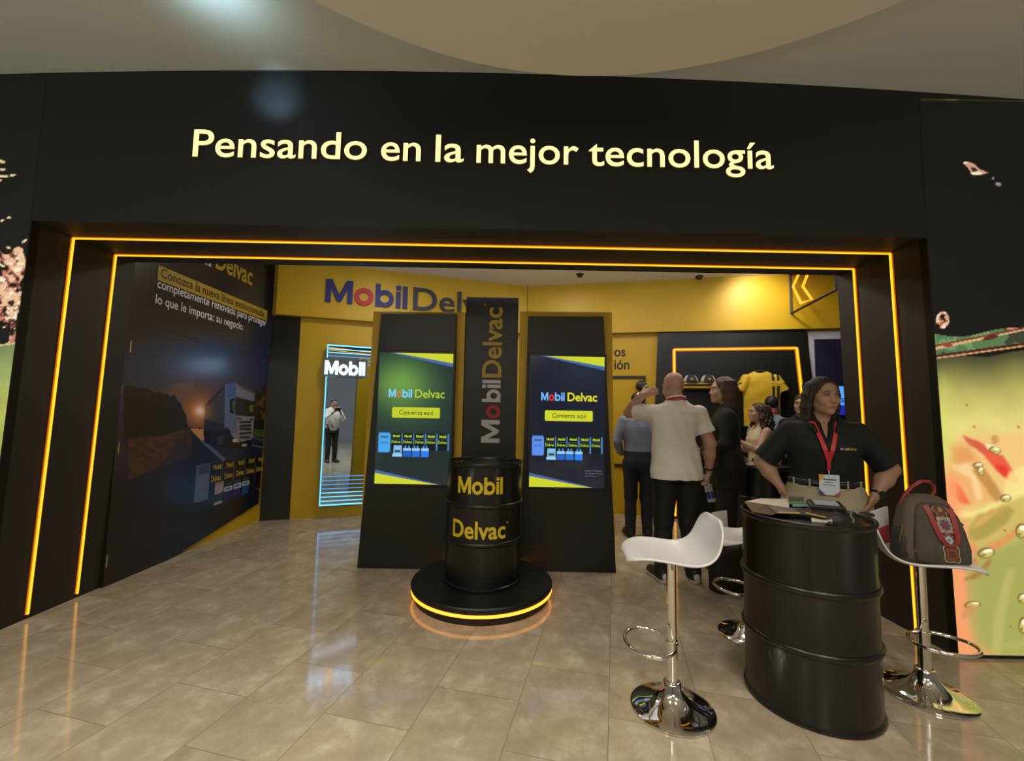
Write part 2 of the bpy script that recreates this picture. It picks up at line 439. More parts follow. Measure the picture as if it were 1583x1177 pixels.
# ================================================================== SETTING
YF = 2.57
struct(MB().box((-7, -9, -.08), (7.5, 7.5, 0)).build('floor', M['floor']))
def ceil_z(x): return 3.505 - .0085 * (x + .4) ** 2
mb = MB(); xs = [-7 + 14.5 * i / 40 for i in range(41)]
vs = []; fs = []
for x in xs:
    for y in (-9, 0, YF + .06): vs.append((x, y, ceil_z(max(-4.5, min(4.5, x)))))
for i in range(40):
    for j in range(2): fs.append((i * 3 + j, i * 3 + j + 1, i * 3 + j + 4, i * 3 + j + 3))
struct(mb.add(vs, fs).build('ceiling', M['ceil'], smooth=True))
struct(MB().lathe([(2.286, 3.25), (2.286, 3.52)], 128, (.36, -.01, 0)).build('ceiling_disc', M['disc'], smooth=True))

# portal opening in the header wall: slightly raked jambs
XL0, XL1, XR0, XR1, ZS = -3.035, -2.98, 2.585, 2.54, 2.48
def jl(z): return XL0 + (XL1 - XL0) * z / ZS
def jr(z): return XR0 + (XR1 - XR0) * z / ZS
zt = [ceil_z(max(-4.5, min(4.5, -6.9 + 13.8 * i / 60))) for i in range(61)]
top = [(6.9 - 13.8 * i / 60, YF, zt[60 - i] + .01) for i in range(61)]
prof = [(-6.9, YF, 0), (XL0, YF, 0), (XL1, YF, ZS), (XR1, YF, ZS), (XR0, YF, 0), (6.9, YF, 0)] + top
struct(MB().prism(prof, (0, .05, 0)).build('wall_front', M['wall_black']))
# portal lining (left reveal, right reveal, soffit)
YP = 3.30
struct(MB().hexa([(XL0 - .06, YF + .001, 0), (XL0, YF + .001, 0), (XL0, YP, 0), (XL0 - .06, YP, 0), (XL1 - .06, YF + .001, ZS), (XL1, YF + .001, ZS), (XL1, YP, ZS), (XL1 - .06, YP, ZS)]).build('wall_left_reveal', M['jamb']))
struct(MB().hexa([(XR0, YF + .001, 0), (XR0 + .06, YF + .001, 0), (XR0 + .06, YP, 0), (XR0, YP, 0), (XR1, YF + .001, ZS), (XR1 + .06, YF + .001, ZS), (XR1 + .06, YP, ZS), (XR1, YP, ZS)]).build('wall_right_reveal', M['jamb']))
struct(MB().box((XL0 - .06, YF + .051, ZS), (XR0 + .06, YP, ZS + .07)).build('ceiling_soffit', M['jamb']))
struct(MB().box((-3.3, YP - .05, ZS + .07), (5.0, YP, 3.24)).build('wall_above_soffit', M['jamb']))

# shop behind the portal
A = Vector((-3.02, 5.304)); K = Vector((.2, 6.3)); DL = (K - A).normalized(); NL = Vector((DL.y, -DL.x))
R1 = Vector((1.51, 6.01)); DR = (R1 - K).normalized(); NR = Vector((DR.y, -DR.x)); RE = K + DR * 4.8
ZC = 3.22
def onL(s, z, d=0.0): p = A + DL * s + NL * d; return Vector((p.x, p.y, z))
def onR(s, z, d=0.0): p = K + DR * s + NR * d; return Vector((p.x, p.y, z))
LL = (K - A).length
def wall_box(f, s0, s1, z0, z1, d0, d1):
    return MB().hexa([f(s0, z0, d1), f(s1, z0, d1), f(s1, z0, d0), f(s0, z0, d0), f(s0, z1, d1), f(s1, z1, d1), f(s1, z1, d0), f(s0, z1, d0)])
struct(wall_box(onL, -.1, LL, 0, ZC, -.08, 0).build('wall_back_left', M['yellow']))
struct(wall_box(onR, 0, 4.8, 0, ZC, -.08, 0).build('wall_back_right', M['yellow']))
struct(MB().box((-3.10, YP, 0), (-3.04, 5.36, ZC)).build('wall_left', M['yellow']))
struct(MB().box((RE.x, YF + .05, 0), (RE.x + .08, RE.y + .1, ZC)).build('wall_right', M['jamb']))
struct(MB().box((-3.3, YP, ZC), (5.2, 6.6, ZC + .06)).build('ceiling_shop', M['shop_ceil']))
# fascia boards above the back walls
struct(wall_box(onL, .06, LL - .03, 2.52, ZC, .003, .10).build('trim_1', M['yellow']))
struct(wall_box(onR, .03, 4.78, 2.50, ZC, .003, .10).build('trim_2', M['yellow']))
# black corner strip on the back wall
struct(wall_box(onL, .005, .33, 0, 2.515, .002, .014).build('trim_3', M['black_panel']))
# small ceiling heads
for px, py in ((895, 427), (1080, 428)):
    p = at(px, py, z=ZC)
    t = MB().lathe([(.012, -.045), (.03, -.04), (.035, -.012), (.05, -.008), (.05, 0)], 20, (0, 0, 0)).build('sprinkler_head', M['seal'], smooth=True)
    t.location = (p.x, min(p.y, 5.6), ZC)
    tag(t, 'small dark sprinkler head on the shop ceiling ' + ('above the right screen totem' if px < 1000 else 'above the black merchandise panel'), 'sprinkler', 'sprinkler heads on the shop ceiling')

# ================================================================== PORTAL LIGHT STRIPS
def led(name, pts, label, cat='light strip', group=None, w=.0068, parent=None, m='amber', halo=None):
    o = MB().tube(pts, w, 8).build(name, M[m], parent, smooth=True)
    if parent is not None and halo:
        d = Vector(halo); h = MB()
        for a, b in zip(pts, pts[1:]):
            a, b = Vector(a), Vector(b); s_ = (b - a).cross(d).normalized() * w * 1.7
            h.prism([a - s_ - d * w, b - s_ - d * w, b + s_ - d * w, a + s_ - d * w], d * w * .8)
        h.build('halo_strip', M['amber_soft'], o)  # added flat glowing strip imitating the halo around the LED
    if label: tag(o, label, cat, group)
    return o
for y0, zs, lab in ((2.815, 'front', 'amber LED strip framing the portal reveal, the outer one nearer the viewer'), (3.125, 'back', 'amber LED strip framing the portal reveal, the inner one farther from the viewer')):
    g = .010
    t = thing('led_strip', lab, 'light strip', (0, y0, 0), 0, 'amber strips round the portal')
    led('left_run', [(jl(.03) + g, 0, .03), (jl(ZS - g) + g, 0, ZS - g)], None, parent=t, halo=(1, 0, 0))
    led('top_run', [(jl(ZS - g) + g, 0, ZS - g), (jr(ZS - g) - g, 0, ZS - g)], None, parent=t, halo=(0, 0, -1))
    led('right_run', [(jr(ZS - g) - g, 0, ZS - g), (jr(.03) - g, 0, .03)], None, parent=t, halo=(-1, 0, 0))

# ================================================================== HEADER SIGN
t = thing('illuminated_sign', 'glowing warm white slogan Pensando en la mejor tecnología on the dark header', 'sign', (0, YF, 2.95))
def pf(px, py): p = at(px, py, y=YF - .03); return p
for wd, a, b, ab in (('Pensando', 294, 565, 1), ('en', 587, 649, 0), ('la', 672, 716, 0), ('mejor', 736, 895, 0), ('tecnología', 911, 1199, 0)):
    p0 = pf(a, 238 + (a - 293) * .0232); p1 = pf(b, 238 + (b - 293) * .0232)
    z = 2.962 - 0.0
    letters(wd, M['sign_white'], t, (p0.x, YF - .002 - YF, (p0.z + p1.z) / 2 - 2.95), (1, 0, 0), (0, 0, 1), .172, p1.x - p0.x, bold=.007, depth=.010, side=M['sign_side'])

# ================================================================== SHOP SIGNS AND PANELS
FA = (A + NL * .10, K + NL * .10)
def onFL(px, py): return on_line(px, py, (FA[0].x, FA[0].y), (FA[1].x, FA[1].y))
uL = Vector((DL.x, DL.y, 0))
p0, p1, p2 = onFL(503, 467), onFL(629, 476), onFL(638, 477)
t = thing('fascia_sign', 'blue, red and charcoal Mobil Delvac lettering on the yellow fascia, partly behind the pillar', 'sign', p0)
Lm = letters('Mobil', M['mobil_blue'], t, (0, 0, 0), uL, (0, 0, 1), .30, (p1 - p0).xy.length, bold=.05, depth=.025)
Lm[1].data.materials[0] = M['mobil_red']
letters('Delvac', M['dark_blue_grey'], t, p2 - p0 - Vector((0, 0, p2.z - p0.z)), uL, (0, 0, 1), .30, (p1 - p0).xy.length * 1.30, bold=.01, depth=.025)

# infinity mirror with lit sign
s0 = (-2.385 - A.x) / DL.x; sw = .80
t = thing('infinity_mirror', 'tall blue-lit mirror panel with an icy LED frame and glowing lines for its reflections on the yellow wall', 'mirror', onL(s0, 0))
_tm = math.radians(4.6); DM = Vector((DL.x * math.cos(_tm) - DL.y * math.sin(_tm), DL.x * math.sin(_tm) + DL.y * math.cos(_tm))); NM = Vector((DM.y, -DM.x))
def oM(s, z, d): p = NL * .068 + DM * s + NM * d; return Vector((p.x, p.y, z))
MB().prism([onL(s0 + a, .165, d) - onL(s0, 0) for a, d in ((.01, .068), (.01, .002), (sw - .01, .002), (sw - .01, .004))], (0, 0, 2.0)).build('mirror_box', M['black_satin'], t)
def mbox(s_0, s_1, z0, z1, d0, d1): return MB().hexa([oM(s_0, z0, d1), oM(s_1, z0, d1), oM(s_1, z0, d0), oM(s_0, z0, d0), oM(s_0, z1, d1), oM(s_1, z1, d1), oM(s_1, z1, d0), oM(s_0, z1, d0)])
mbox(0, sw, .165, 2.18, .002, .03).build('mirror_back', M['black_satin'], t)
mbox(.02, sw - .02, .18, 2.165, .031, .036).build('mirror_glass', M['mirror'], t)
e = .014
fr = mbox(0, e, .165, 2.18, .031, .045); fr.build('light_line', M['ice'], t)
mbox(sw - e, sw, .165, 2.18, .031, .045).build('light_line', M['ice'], t)
mbox(0, sw, 2.166, 2.18, .031, .045).build('light_line', M['ice'], t); mbox(0, sw, .165, .179, .031, .045).build('light_line', M['ice'], t)
for k in range(5):  # repeated reflections of the LED frame, built as glowing strips
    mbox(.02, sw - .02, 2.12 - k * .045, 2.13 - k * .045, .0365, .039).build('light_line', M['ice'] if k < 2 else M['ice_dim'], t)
for k in range(7):  # lower row of reflections, also made as glowing strips
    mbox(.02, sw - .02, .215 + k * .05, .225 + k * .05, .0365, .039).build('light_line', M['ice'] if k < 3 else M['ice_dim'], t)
p = on_line(504, 577, A, K)
t = thing('lit_wall_sign', 'glowing blue-white Mobil letters mounted across the top of the lit mirror', 'sign', onL((p.x - A.x) / DL.x, 1.80, .125))
Lm = letters('Mobil', M['ice_letter'], t, (0, 0, 0), uL, (0, 0, 1), .17, .475, bold=.05, depth=.03)
Lm[1].data.materials[0] = M['ice_o']
MB().hexa([uL * -.02 + Vector((0, 0, -.03)) - Vector((NL.x, NL.y, 0)) * .012, uL * .50 + Vector((0, 0, -.03)) - Vector((NL.x, NL.y, 0)) * .012, uL * .50 + Vector((0, 0, -.03)), uL * -.02 + Vector((0, 0, -.03)),
           uL * -.02 + Vector((0, 0, .21)) - Vector((NL.x, NL.y, 0)) * .012, uL * .50 + Vector((0, 0, .21)) - Vector((NL.x, NL.y, 0)) * .012, uL * .50 + Vector((0, 0, .21)), uL * -.02 + Vector((0, 0, .21))]).build('backing_plate', M['mirror'], t)

# wall lettering and outlined frame right of the totems
uR = Vector((DR.x, DR.y, 0))
def onRs(px, py): p = on_line(px, py, K, RE); return (Vector((p.x, p.y)) - K).dot(DR), p.z
s_e, z_e = onRs(967, 551)
t = thing('wall_lettering', 'black end of a two-line heading on the yellow wall beside the totem', 'lettering', onR(s_e, z_e, 0))
sl = onRs(949.5, 551)[0]
text_obj('os_text', 'os', M['text_black'], t, onR(sl, z_e, 0) - onR(s_e, z_e, 0), uR, (0, 0, 1), .135, s_e - sl, bold=.02)
s2, z2 = onRs(973, 571)
text_obj('ion_text', 'ión', M['text_black'], t, onR(sl, z2, 0) - onR(s_e, z_e, 0), uR, (0, 0, 1), .135, s2 - sl, bold=.02)
sf, zf = onRs(998, 583); _, zb = onRs(975, 720)
t = thing('wall_frame', 'thin black outlined frame on the yellow wall with a round knob', 'frame', onR(sf, 0))
def oF(s, z, d): return onR(s, z, d) - onR(sf, 0)
def fb(a, b, z0, z1, d0=.002, d1=.02): return MB().hexa([oF(a, z0, d1), oF(b, z0, d1), oF(b, z0, d0), oF(a, z0, d0), oF(a, z1, d1), oF(b, z1, d1), oF(b, z1, d0), oF(a, z1, d0)])
fb(sf - 1.1, sf, zf - .02, zf + .015).build('rail', M['text_black'], t)
fb(sf - 1.1, sf, zb - .02, zb + .015).build('rail', M['text_black'], t)
fb(sf - .03, sf, zb + .015, zf - .02).build('post', M['text_black'], t); fb(sf - 1.1, sf - 1.07, zb + .015, zf - .02).build('post', M['text_black'], t)
sk, zk = onRs(991, 597)
k = MB().lathe([(.075, 0), (.075, .03), (.055, .05), (.02, .052)], 24).build('round_knob', M['black_satin'], t, smooth=True)
k.rotation_euler = Vector((NR.x, NR.y, 0)).to_track_quat('Z', 'Y').to_euler(); k.location = oF(sk, zk, .02)

# merchandise panel
pa, pb = onRs(1017, 516), onRs(1243, 512)
t = thing('merchandise_panel', 'tall black trapezoid display panel with an amber light frame', 'display panel', onR((pa[0] + pb[0]) / 2, 0))
oo = onR((pa[0] + pb[0]) / 2, 0)
P4 = [(pa[0] - .12, 0), (pb[0] + .20, 0), (pb[0], 2.495), (pa[0], 2.495)]
MB().prism([onR(s, z, .06) - oo for s, z in P4], -Vector((NR.x, NR.y, 0)) * .058).build('board', M['black_panel'], t)
l0, l1, l2 = onRs(1041, 542)[0], onRs(1228, 540)[0], 2.255
led('light_frame', [onR(l0 - .01, .04, .072) - oo, onR(l0, l2, .072) - oo, onR(l1, l2, .072) - oo, onR(l1 + .16, .04, .072) - oo], None, w=.014, parent=t, halo=(NR.x, NR.y, 0))
# shelf with caps
sh0, shz = onRs(1052, 594); sh1, _ = onRs(1104, 592)
t = thing('wall_shelf', 'short yellow shelf on the black merchandise panel', 'shelf', onR((sh0 + sh1) / 2, shz, .06))
oo = onR((sh0 + sh1) / 2, shz, .06)
MB().hexa([onR(s, z, d) - oo for z in (shz - .07, shz) for s, d in ((sh0, .30), (sh1 + .1, .30), (sh1 + .1, .062), (sh0, .062))]).build('shelf_board', M['yellow'], t)
MB().hexa([onR(s, z, d) - oo for z in (shz - .045, shz - .02) for s, d in ((sh0, .306), (sh1 + .1, .306), (sh1 + .1, .301), (sh0, .301))]).build('dark_edge_strip', M['text_black'], t)
M['cap_dark'] = mat('navy_cap_cloth', (.02, .02, .045), .8); M['cap_white'] = mat('white_cap_cloth', (.55, .52, .5), .8)
for k, px in enumerate((1064, 1090)):
    s, _ = onRs(px, 590)
    c = thing('baseball_cap', ['dark cap with white sides on the yellow shelf, nearer the bald man', 'dark cap with white sides on the yellow shelf, nearer the long-haired woman'][k], 'cap', onR(s, shz + .001, .17), math.atan2(DR.y, DR.x), 'caps on the yellow shelf')
    prof = [(.095 * math.cos(a), .12 * math.sin(a)) for a in [i * PI / 2 / 8 for i in range(9)]]
    crown = MB().lathe([(max(r, .001), z) for r, z in prof], 24).build('crown', None, c, smooth=True, mats=[M['cap_dark'], M['cap_white']])
    for p in crown.data.polygons:
        if abs(p.center.x) > .062 or (abs(p.center.x) > .045 and p.center.z > .07): p.material_index = 1
    V = []; F = []
    for i in range(13):
        a = PI + PI * i / 12
        for r, z in ((.088, .008), (.088 + .075 * math.sin(PI * i / 12), -.0 + .004), (.088 + .075 * math.sin(PI * i / 12), .012), (.088, .02)):
            V.append((r * math.cos(a), r * math.sin(a), z))
    for i in range(12):
        for j in range(4): F.append((i * 4 + j, i * 4 + (j + 1) % 4, (i + 1) * 4 + (j + 1) % 4, (i + 1) * 4 + j))
    mesh('brim', V, F, M['cap_dark'], c, True)
    MB().box((-.016, -.0935, .040), (.016, -.085, .058)).build('front_patch', M['text_yellow'], c)

# lilac white wall section with navy board and display
w0 = onRs(1245, 515)[0]
struct(wall_box(onR, w0 + .02, 4.7, 0, 2.47, .002, .04).build('wall_panel_white', M['white_wall']))
n0, nz = onRs(1256, 526)
t = wall_box(onR, n0, 4.6, .3, nz, .041, .06).build('navy_wall_board', M['navy'])
tag(t, 'dark navy board on the lilac white wall behind the standing woman', 'wall board')
v0, vz = onRs(1292, 598); v1, vb = onRs(1311, 642)
t = thing('wall_display', 'bright blue display on the navy wall board beside the portal jamb', 'screen', onR(v0 - .3, vb, .061))
oo = onR(v0 - .3, vb, .061)
def hb(a, b, z0, z1, d0, d1): return MB().hexa([onR(s, z, d) - oo for z in (z0, z1) for s, d in ((a, d1), (b, d1), (b, d0), (a, d0))])
hb(v0 - .42, v1 + .02, vb - .02, vz + .02, .062, .085).build('display_body', M['black_satin'], t)
vm = onRs(1300, 627)[1]
hb(v0 - .40, v1, vm, vz, .0855, .088).build('upper_picture', M['tv_cyan'], t)
hb(v0 - .40, v1, vb, vm - .002, .0855, .088).build('lower_picture', M['tv_blue'], t)
sc, zc = onRs(1292, 625)
text_obj('display_text', 'can', M['tv_text'], t, onR(sc - .02, zc + .02, .088) - oo, uR, (0, 0, 1), .075, .115, bold=.02)

# neon chevron sign in a black bracket frame
P0 = Vector((3.58, 5.44)); P1 = Vector((3.36, 4.376)); zc0, zc1 = 2.70, ZC
t = thing('neon_chevron_sign', 'orange neon arrow in a black bracket frame hanging from the shop ceiling', 'sign', (P0.x, P0.y, zc0))
o3 = Vector((P0.x, P0.y, zc0))
def q(p, z): return Vector((p.x, p.y, z)) - o3
fr = .017
MB().tube([q(P0, zc0), q(P0, zc1)], fr, 4).build('post', M['seal'], t); MB().tube([q(P1, zc0), q(P1, zc1)], fr, 4).build('post', M['seal'], t)
MB().tube([q(P0, zc0), q(P1, zc0)], fr, 4).build('rail', M['seal'], t); MB().tube([q(P0, zc1 - .02), q(P1, zc1 - .02)], fr, 4).build('rail', M['seal'], t)
pts = [on_line(px, py, P0, P1) - o3 for px, py in ((1239, 414), (1226, 443), (1238, 469), (1255, 463), (1241, 443), (1254, 410))]
MB().tube(pts, .016, 8, closed=True).build('neon_tube', M['chevron_neon'], t, smooth=True)
tdir = (P1 - P0).normalized()
zmid = pts[1].z; MB().tube([q(P0, zc0 + zmid), q(P0 + tdir * (pts[1].xy.length), zc0 + zmid)], .005, 6).build('support_rod', M['seal'], t)

# ================================================================== KIOSK TOTEMS
YK = 3.80
def totem(name, label, slab, board, scr, left):
    cx = sum(p[0] for p in slab) / 4
    t = thing(name, label, 'kiosk', (cx, YK, 0), 0, 'touch screen totems')
    L = lambda x, y, z: (x - cx, y - YK, z)
    MB().prism([L(x, YK, z) for x, z in slab], (0, .06, 0)).build('front_panel', M['black_panel'], t, bevel=.003)
    MB().prism([L(x, YK + .0605, z) for x, z in board], (0, .06, 0)).build('back_board', M['yellow'], t, bevel=.002)
    x0, x1, z0, z1 = scr
    s = MB().box(L(x0 - .02, YK - .022, z0 - .02), L(x1 + .02, YK - .0005, z1 + .02)).build('screen', M['black_satin'], t, bevel=.004)
    # picture on the display
    W, H = 150, 262
    u, v = np.meshgrid(np.linspace(0, 1, W), np.linspace(0, 1, H))
    u, v = u.T, v.T
    P = np.stack([x0 - cx + u * (x1 - x0), np.full_like(u, -.0235), z0 + v * (z1 - z0)], -1)
    col = np.zeros(u.shape + (3,))
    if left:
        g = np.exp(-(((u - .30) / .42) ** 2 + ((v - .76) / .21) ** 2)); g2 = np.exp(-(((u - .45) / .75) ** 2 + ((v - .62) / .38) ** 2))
        col[:] = (22, 34, 42); fill(col, g2, (48, 74, 58), .75); fill(col, g, (112, 160, 72), .95)  # green reflection glare painted into the left display's picture
    else:
        col[:] = (20, 25, 40); fill(col, np.exp(-(((u - .7) / .4) ** 2 + ((v - .9) / .2) ** 2)), (38, 46, 62), .7)
    Y = (205, 212, 42)
    fill(col, inpoly(u, v, [(.05, 1.01), (1.01, 1.01), (1.01, .895)]), (66, 104, 160)); fill(col, inpoly(u, v, [(.10, 1.01), (1.01, 1.01), (1.01, .925)]), Y)
    fill(col, inpoly(u, v, [(-.01, .105), (.95, -.01), (-.01, -.01)]), (66, 104, 160)); fill(col, inpoly(u, v, [(-.01, .08), (.93, -.01), (-.01, -.01)]), Y)
    # button
    bx0, bx1, by0, by1 = .20, .845, .50, .58
    dx = np.maximum(np.maximum(bx0 + .02 - u, u - bx1 + .02), 0) * (x1 - x0); dy = np.maximum(np.maximum(by0 + .01 - v, v - by1 + .01), 0) * (z1 - z0)
    fill(col, np.hypot(dx, dy) < .0125, (190, 205, 40) if left else (208, 214, 44))
    # product row
    def rect(a, b, c, d, cc, al=1.): fill(col, (u >= a) & (u <= b) & (v >= c) & (v <= d), cc, al)
    B = (70, 165, 235) if left else (92, 140, 232)
    rect(.03, .19, .245, .375, B); rect(.04, .18, .235, .385, B); rect(.06, .16, .345, .36, (50, 80, 160)); rect(.06, .16, .30, .315, (60, 110, 190), .6)
    for k in range(5):
        a = .205 + k * .155; rect(a, a + .135, .255, .38, (14, 18, 24)); rect(a + .132, a + .15, .255 if k > 2 else .30, .38, (74, 130, 185)); rect(a, a + .13, .335, .338, (60, 110, 150), .8)
    rect(.235, .345, .205, .29, (128, 190, 235)); rect(.25, .33, .235, .255, (60, 70, 80)); rect(.225, .35, .205, .225, (150, 205, 240))
    for k in range(3):
        a = .365 + k * .12; rect(a, a + .105, .205, .265, (24 + k * 8, 96 + k * 14, 190 + k * 25)); rect(a, a + .105, .25, .272, (160, 205, 238)); rect(a + .02, a + .04, .272, .29, (70, 150, 220)); rect(a + .065, a + .085, .272, .288, (70, 150, 220))
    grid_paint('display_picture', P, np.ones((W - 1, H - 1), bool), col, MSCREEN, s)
    # lettering on the display
    X = lambda a, b, off=-.0245: (x0 - cx + a * (x1 - x0), off, z0 + b * (z1 - z0))
    wd = x1 - x0
    o = text_obj('logo_text', 'M', M['scr_cyan'] if left else M['scr_blue'], s, X(.145, .655), (1, 0, 0), (0, 0, 1), .072, .095 * wd, .06)
    text_obj('logo_text', 'o', M['scr_orange'] if left else M['scr_red'], s, X(.25, .655), (1, 0, 0), (0, 0, 1), .072, .07 * wd, .06)
    text_obj('logo_text', 'bil', M['scr_cyan'] if left else M['scr_blue'], s, X(.33, .655), (1, 0, 0), (0, 0, 1), .072, .13 * wd, .06)
    text_obj('logo_text', 'Delvac', M['scr_lime'] if left else M['scr_yellow'], s, X(.50, .655), (1, 0, 0), (0, 0, 1), .072, .40 * wd, .01 if left else .018)
    text_words('button_text', 'Comienza aquí', M['scr_dark'], s, X(.295, .525), (1, 0, 0), (0, 0, 1), .038, .46 * wd, .012)
    for k in range(5):
        a = .205 + k * .155
        text_obj('drum_text', 'Mobil', M['scr_lime'], s, X(a + .02, .352), (1, 0, 0), (0, 0, 1), .020, .095 * wd, .04)
        text_obj('drum_text', 'Delvac', M['scr_lime'], s, X(a + .005, .308), (1, 0, 0), (0, 0, 1), .022, .118 * wd, .02)
    text_obj('can_text', 'Mobil', M['scr_dark'], s, X(.065, .345), (1, 0, 0), (0, 0, 1), .016, .09 * wd, .02)
    if not left:
        for k, (tx, ww) in enumerate((('Activar Windows', .22), ('Ve a Configuración para', .24), ('activar Windows.', .16))):
            text_words('notice_text', tx, M['scr_grey'], s, X(.74, .122 - k * .019), (1, 0, 0), (0, 0, 1), .014 if k == 0 else .010, ww * wd)
    return t
MSCREEN = painted('display_pixels', emit=1.0, base=0, rough=.12)
for n, c in (('scr_cyan', (120, 205, 250)), ('scr_blue', (110, 180, 255)), ('scr_orange', (196, 122, 60)), ('scr_red', (228, 40, 50)), ('scr_lime', (176, 204, 40)), ('scr_yellow', (226, 222, 40)), ('scr_dark', (74, 84, 28)), ('scr_grey', (120, 125, 140))):
    M[n] = glow(n, s2l(c), 1.0, (.01, .01, .01))
totem('touch_screen_totem', 'black and yellow totem with a touch screen and painted green glare, left of the pillar', [(-1.301, 0), (-.497, 0), (-.511, 2.232), (-1.187, 2.225)], [(-1.312, 0), (-.436, 0), (-.436, 2.262), (-1.275, 2.255)], (-1.175, -.524, .722, 1.866), True)
totem('touch_screen_totem', 'black and yellow totem with a dark blue touch screen, right of the pillar', [(.095, 0), (.925, 0), (.812, 2.232), (.138, 2.225)], [(.062, 0), (.935, 0), (.900, 2.290), (.062, 2.282)], (.165, .816, .720, 1.862), False)

YPIL = 3.855
t = thing('pillar_sign', 'tall black pillar with vertical Mobil Delvac lettering between the two totems', 'sign', (-.19, YPIL, 0))
MB().box((-.24, 0, 0), (.237, .13, 2.405)).build('pillar_body', M['black_panel'], t, bevel=.004)
po = Vector((-.19, YPIL, 0))
a = at(772, 685, y=YPIL) - po; b = at(772, 588, y=YPIL) - po; c0 = at(772, 584, y=YPIL) - po; c1 = at(772, 476, y=YPIL) - po
for s_, m_, f0, f1 in (('M', 'grey_white', 0, .36), ('o', 'mobil_red', .385, .60), ('bil', 'grey_white', .645, 1.0)):
    h = b.z - a.z
    text_obj('letter', s_, M[m_], t, (a.x, 0, a.z + f0 * h), (0, 0, 1), (-1, 0, 0), .165, (f1 - f0) * h, bold=.055, off=.004)
text_obj('lettering', 'Delvac', M['text_gold'], t, (a.x, 0, c0.z), (0, 0, 1), (-1, 0, 0), .165, c1.z - c0.z, bold=.02, off=.004)
text_obj('lettering', '™', M['text_gold'], t, (a.x - .135, 0, c1.z + .008), (0, 0, 1), (-1, 0, 0), .03, .03, off=.004)

# ================================================================== PEDESTAL AND DRUM
PC = (-.195, 3.325)
t = thing('round_pedestal', 'low round black pedestal with a glowing amber edge in the middle of the floor', 'pedestal', (PC[0], PC[1], 0))
MB().lathe([(.490, 0), (.494, .004), (.494, .045), (.494, .047), (.500, .073), (.515, .075), (.522, .085), (.522, .108), (.516, .115), (.02, .115)], 96).build('platform', M['black_panel'], t, smooth=True)
MB().tube([(.511 * math.cos(a), .511 * math.sin(a), .062) for a in [2 * PI * i / 96 for i in range(96)]], .010, 8, closed=True).build('led_ring', M['amber_ring'], t, smooth=True)

def drum_profile(r, h):
    p = [(r - .012, 0), (r + .003, .003), (r + .006, .012), (r + .003, .022), (r - .004, .026)]
    for zc in (h * .36, h * .66):
        p += [(r - .004, zc - .045), (r - .001, zc - .03)]
        for k in range(9):
            a = -PI / 2 + PI * k / 8
            p.append((r - .001 + .011 * math.cos(a), zc + .016 * math.sin(a)))
        p += [(r - .001, zc + .03), (r - .004, zc + .045)]
    p += [(r - .004, h - .028), (r + .002, h - .022), (r + .006, h - .010), (r + .003, h), (r - .004, h + .001), (r - .010, h - .004), (r - .013, h - .018), (.02, h - .018)]
    return p
def drum(label, loc, r, h, rz=0, group='black oil drums'):
    t = thing('oil_drum', label, 'oil drum', loc, rz, group)
    MB().lathe(drum_profile(r, h), 72).build('drum_body', M['drum'], t, smooth=True)
    for a, rr in ((.6, .035), (.6 + PI, .022)):
        MB().lathe([(rr, 0), (rr, .012), (rr * .6, .014), (rr * .5, .02), (.004, .02)], 20, (.2 * math.cos(a), .2 * math.sin(a), h - .018)).build('bung', M['drum'], t, smooth=True)
    return t
t = drum('glossy black drum lettered Mobil Delvac standing on the glowing pedestal', (PC[0], PC[1], .1155), .282, .875)
def bent_text(s_, m_, parent, ang, z, cap, arc, r, bold):
    V, F = text_fit(s_, cap, arc, bold, 0)
    V2 = V.copy(); th = ang + (V[:, 0] - arc / 2) / r
    P = np.stack([r * np.sin(th), -r * np.cos(th), z + V[:, 1]], -1)
    return mesh('lettering', P, F, m_, parent)
for s_, xa, xb, yb, ct, bd in (('Mobil', 708, 777, 765, .118, .05), ('Delvac', 700, 781, 834, .115, .02)):
    # arc between two sight lines on the drum
    def hit(px, py):
        d = ray(px, py); o_ = Vector((0, 0, CAMH)); ox, oy = -PC[0], -PC[1]; r = .2815
        aa = d.x ** 2 + d.y ** 2; bb = 2 * (ox * d.x + oy * d.y); cc = ox * ox + oy * oy - r * r
        k = (-bb - math.sqrt(bb * bb - 4 * aa * cc)) / (2 * aa); return o_ + d * k
    q0, q1 = hit(xa, yb), hit(xb, yb); a0 = math.atan2(q0.x - PC[0], -(q0.y - PC[1])); a1 = math.atan2(q1.x - PC[0], -(q1.y - PC[1]))
    zb_ = hit((xa + xb) / 2, yb).z - .1155
    bent_text(s_, M['text_yellow'], t, (a0 + a1) / 2, zb_, ct, (a1 - a0) * .2815, .2815, bd)
    if s_ == 'Delvac': bent_text('™', M['text_yellow'], t, a1 + .05, zb_ + .085, .022, .022, .2815, 0)
# ================================================================== PRINTS: lit fabric panels on the header wall
def lightbox(name, label, x0, x1, z0, z1, nx, nz, painter, edge, seed):
    X, Z = np.meshgrid(np.linspace(x0, x1, nx), np.linspace(z0, z1, nz)); X, Z = X.T, Z.T
    XE = edge(Z)                                     # follow the raked portal edge
    if x0 < 0: X = x0 + (X - x0) * (XE - x0) / (x1 - x0)
    else: X = XE + (X - x0) * (x1 - XE) / (x1 - x0)
    P = np.stack([X, np.full_like(X, YF - .0012), Z], -1)
    zz = Z - CAMH; fw = YF * math.cos(PITCH) + zz * math.sin(PITCH); up = -YF * math.sin(PITCH) + zz * math.cos(PITCH)
    u = X / fw * FPX; v = -up / fw * FPX
    px = u * math.cos(ROLL) - v * math.sin(ROLL) + 791.5; py = u * math.sin(ROLL) + v * math.cos(ROLL) + 588.5
    o = grid_paint(name, P, np.ones((nx - 1, nz - 1), bool), painter(px, py), MLIGHT)
    return tag(o, label, 'lit graphic')
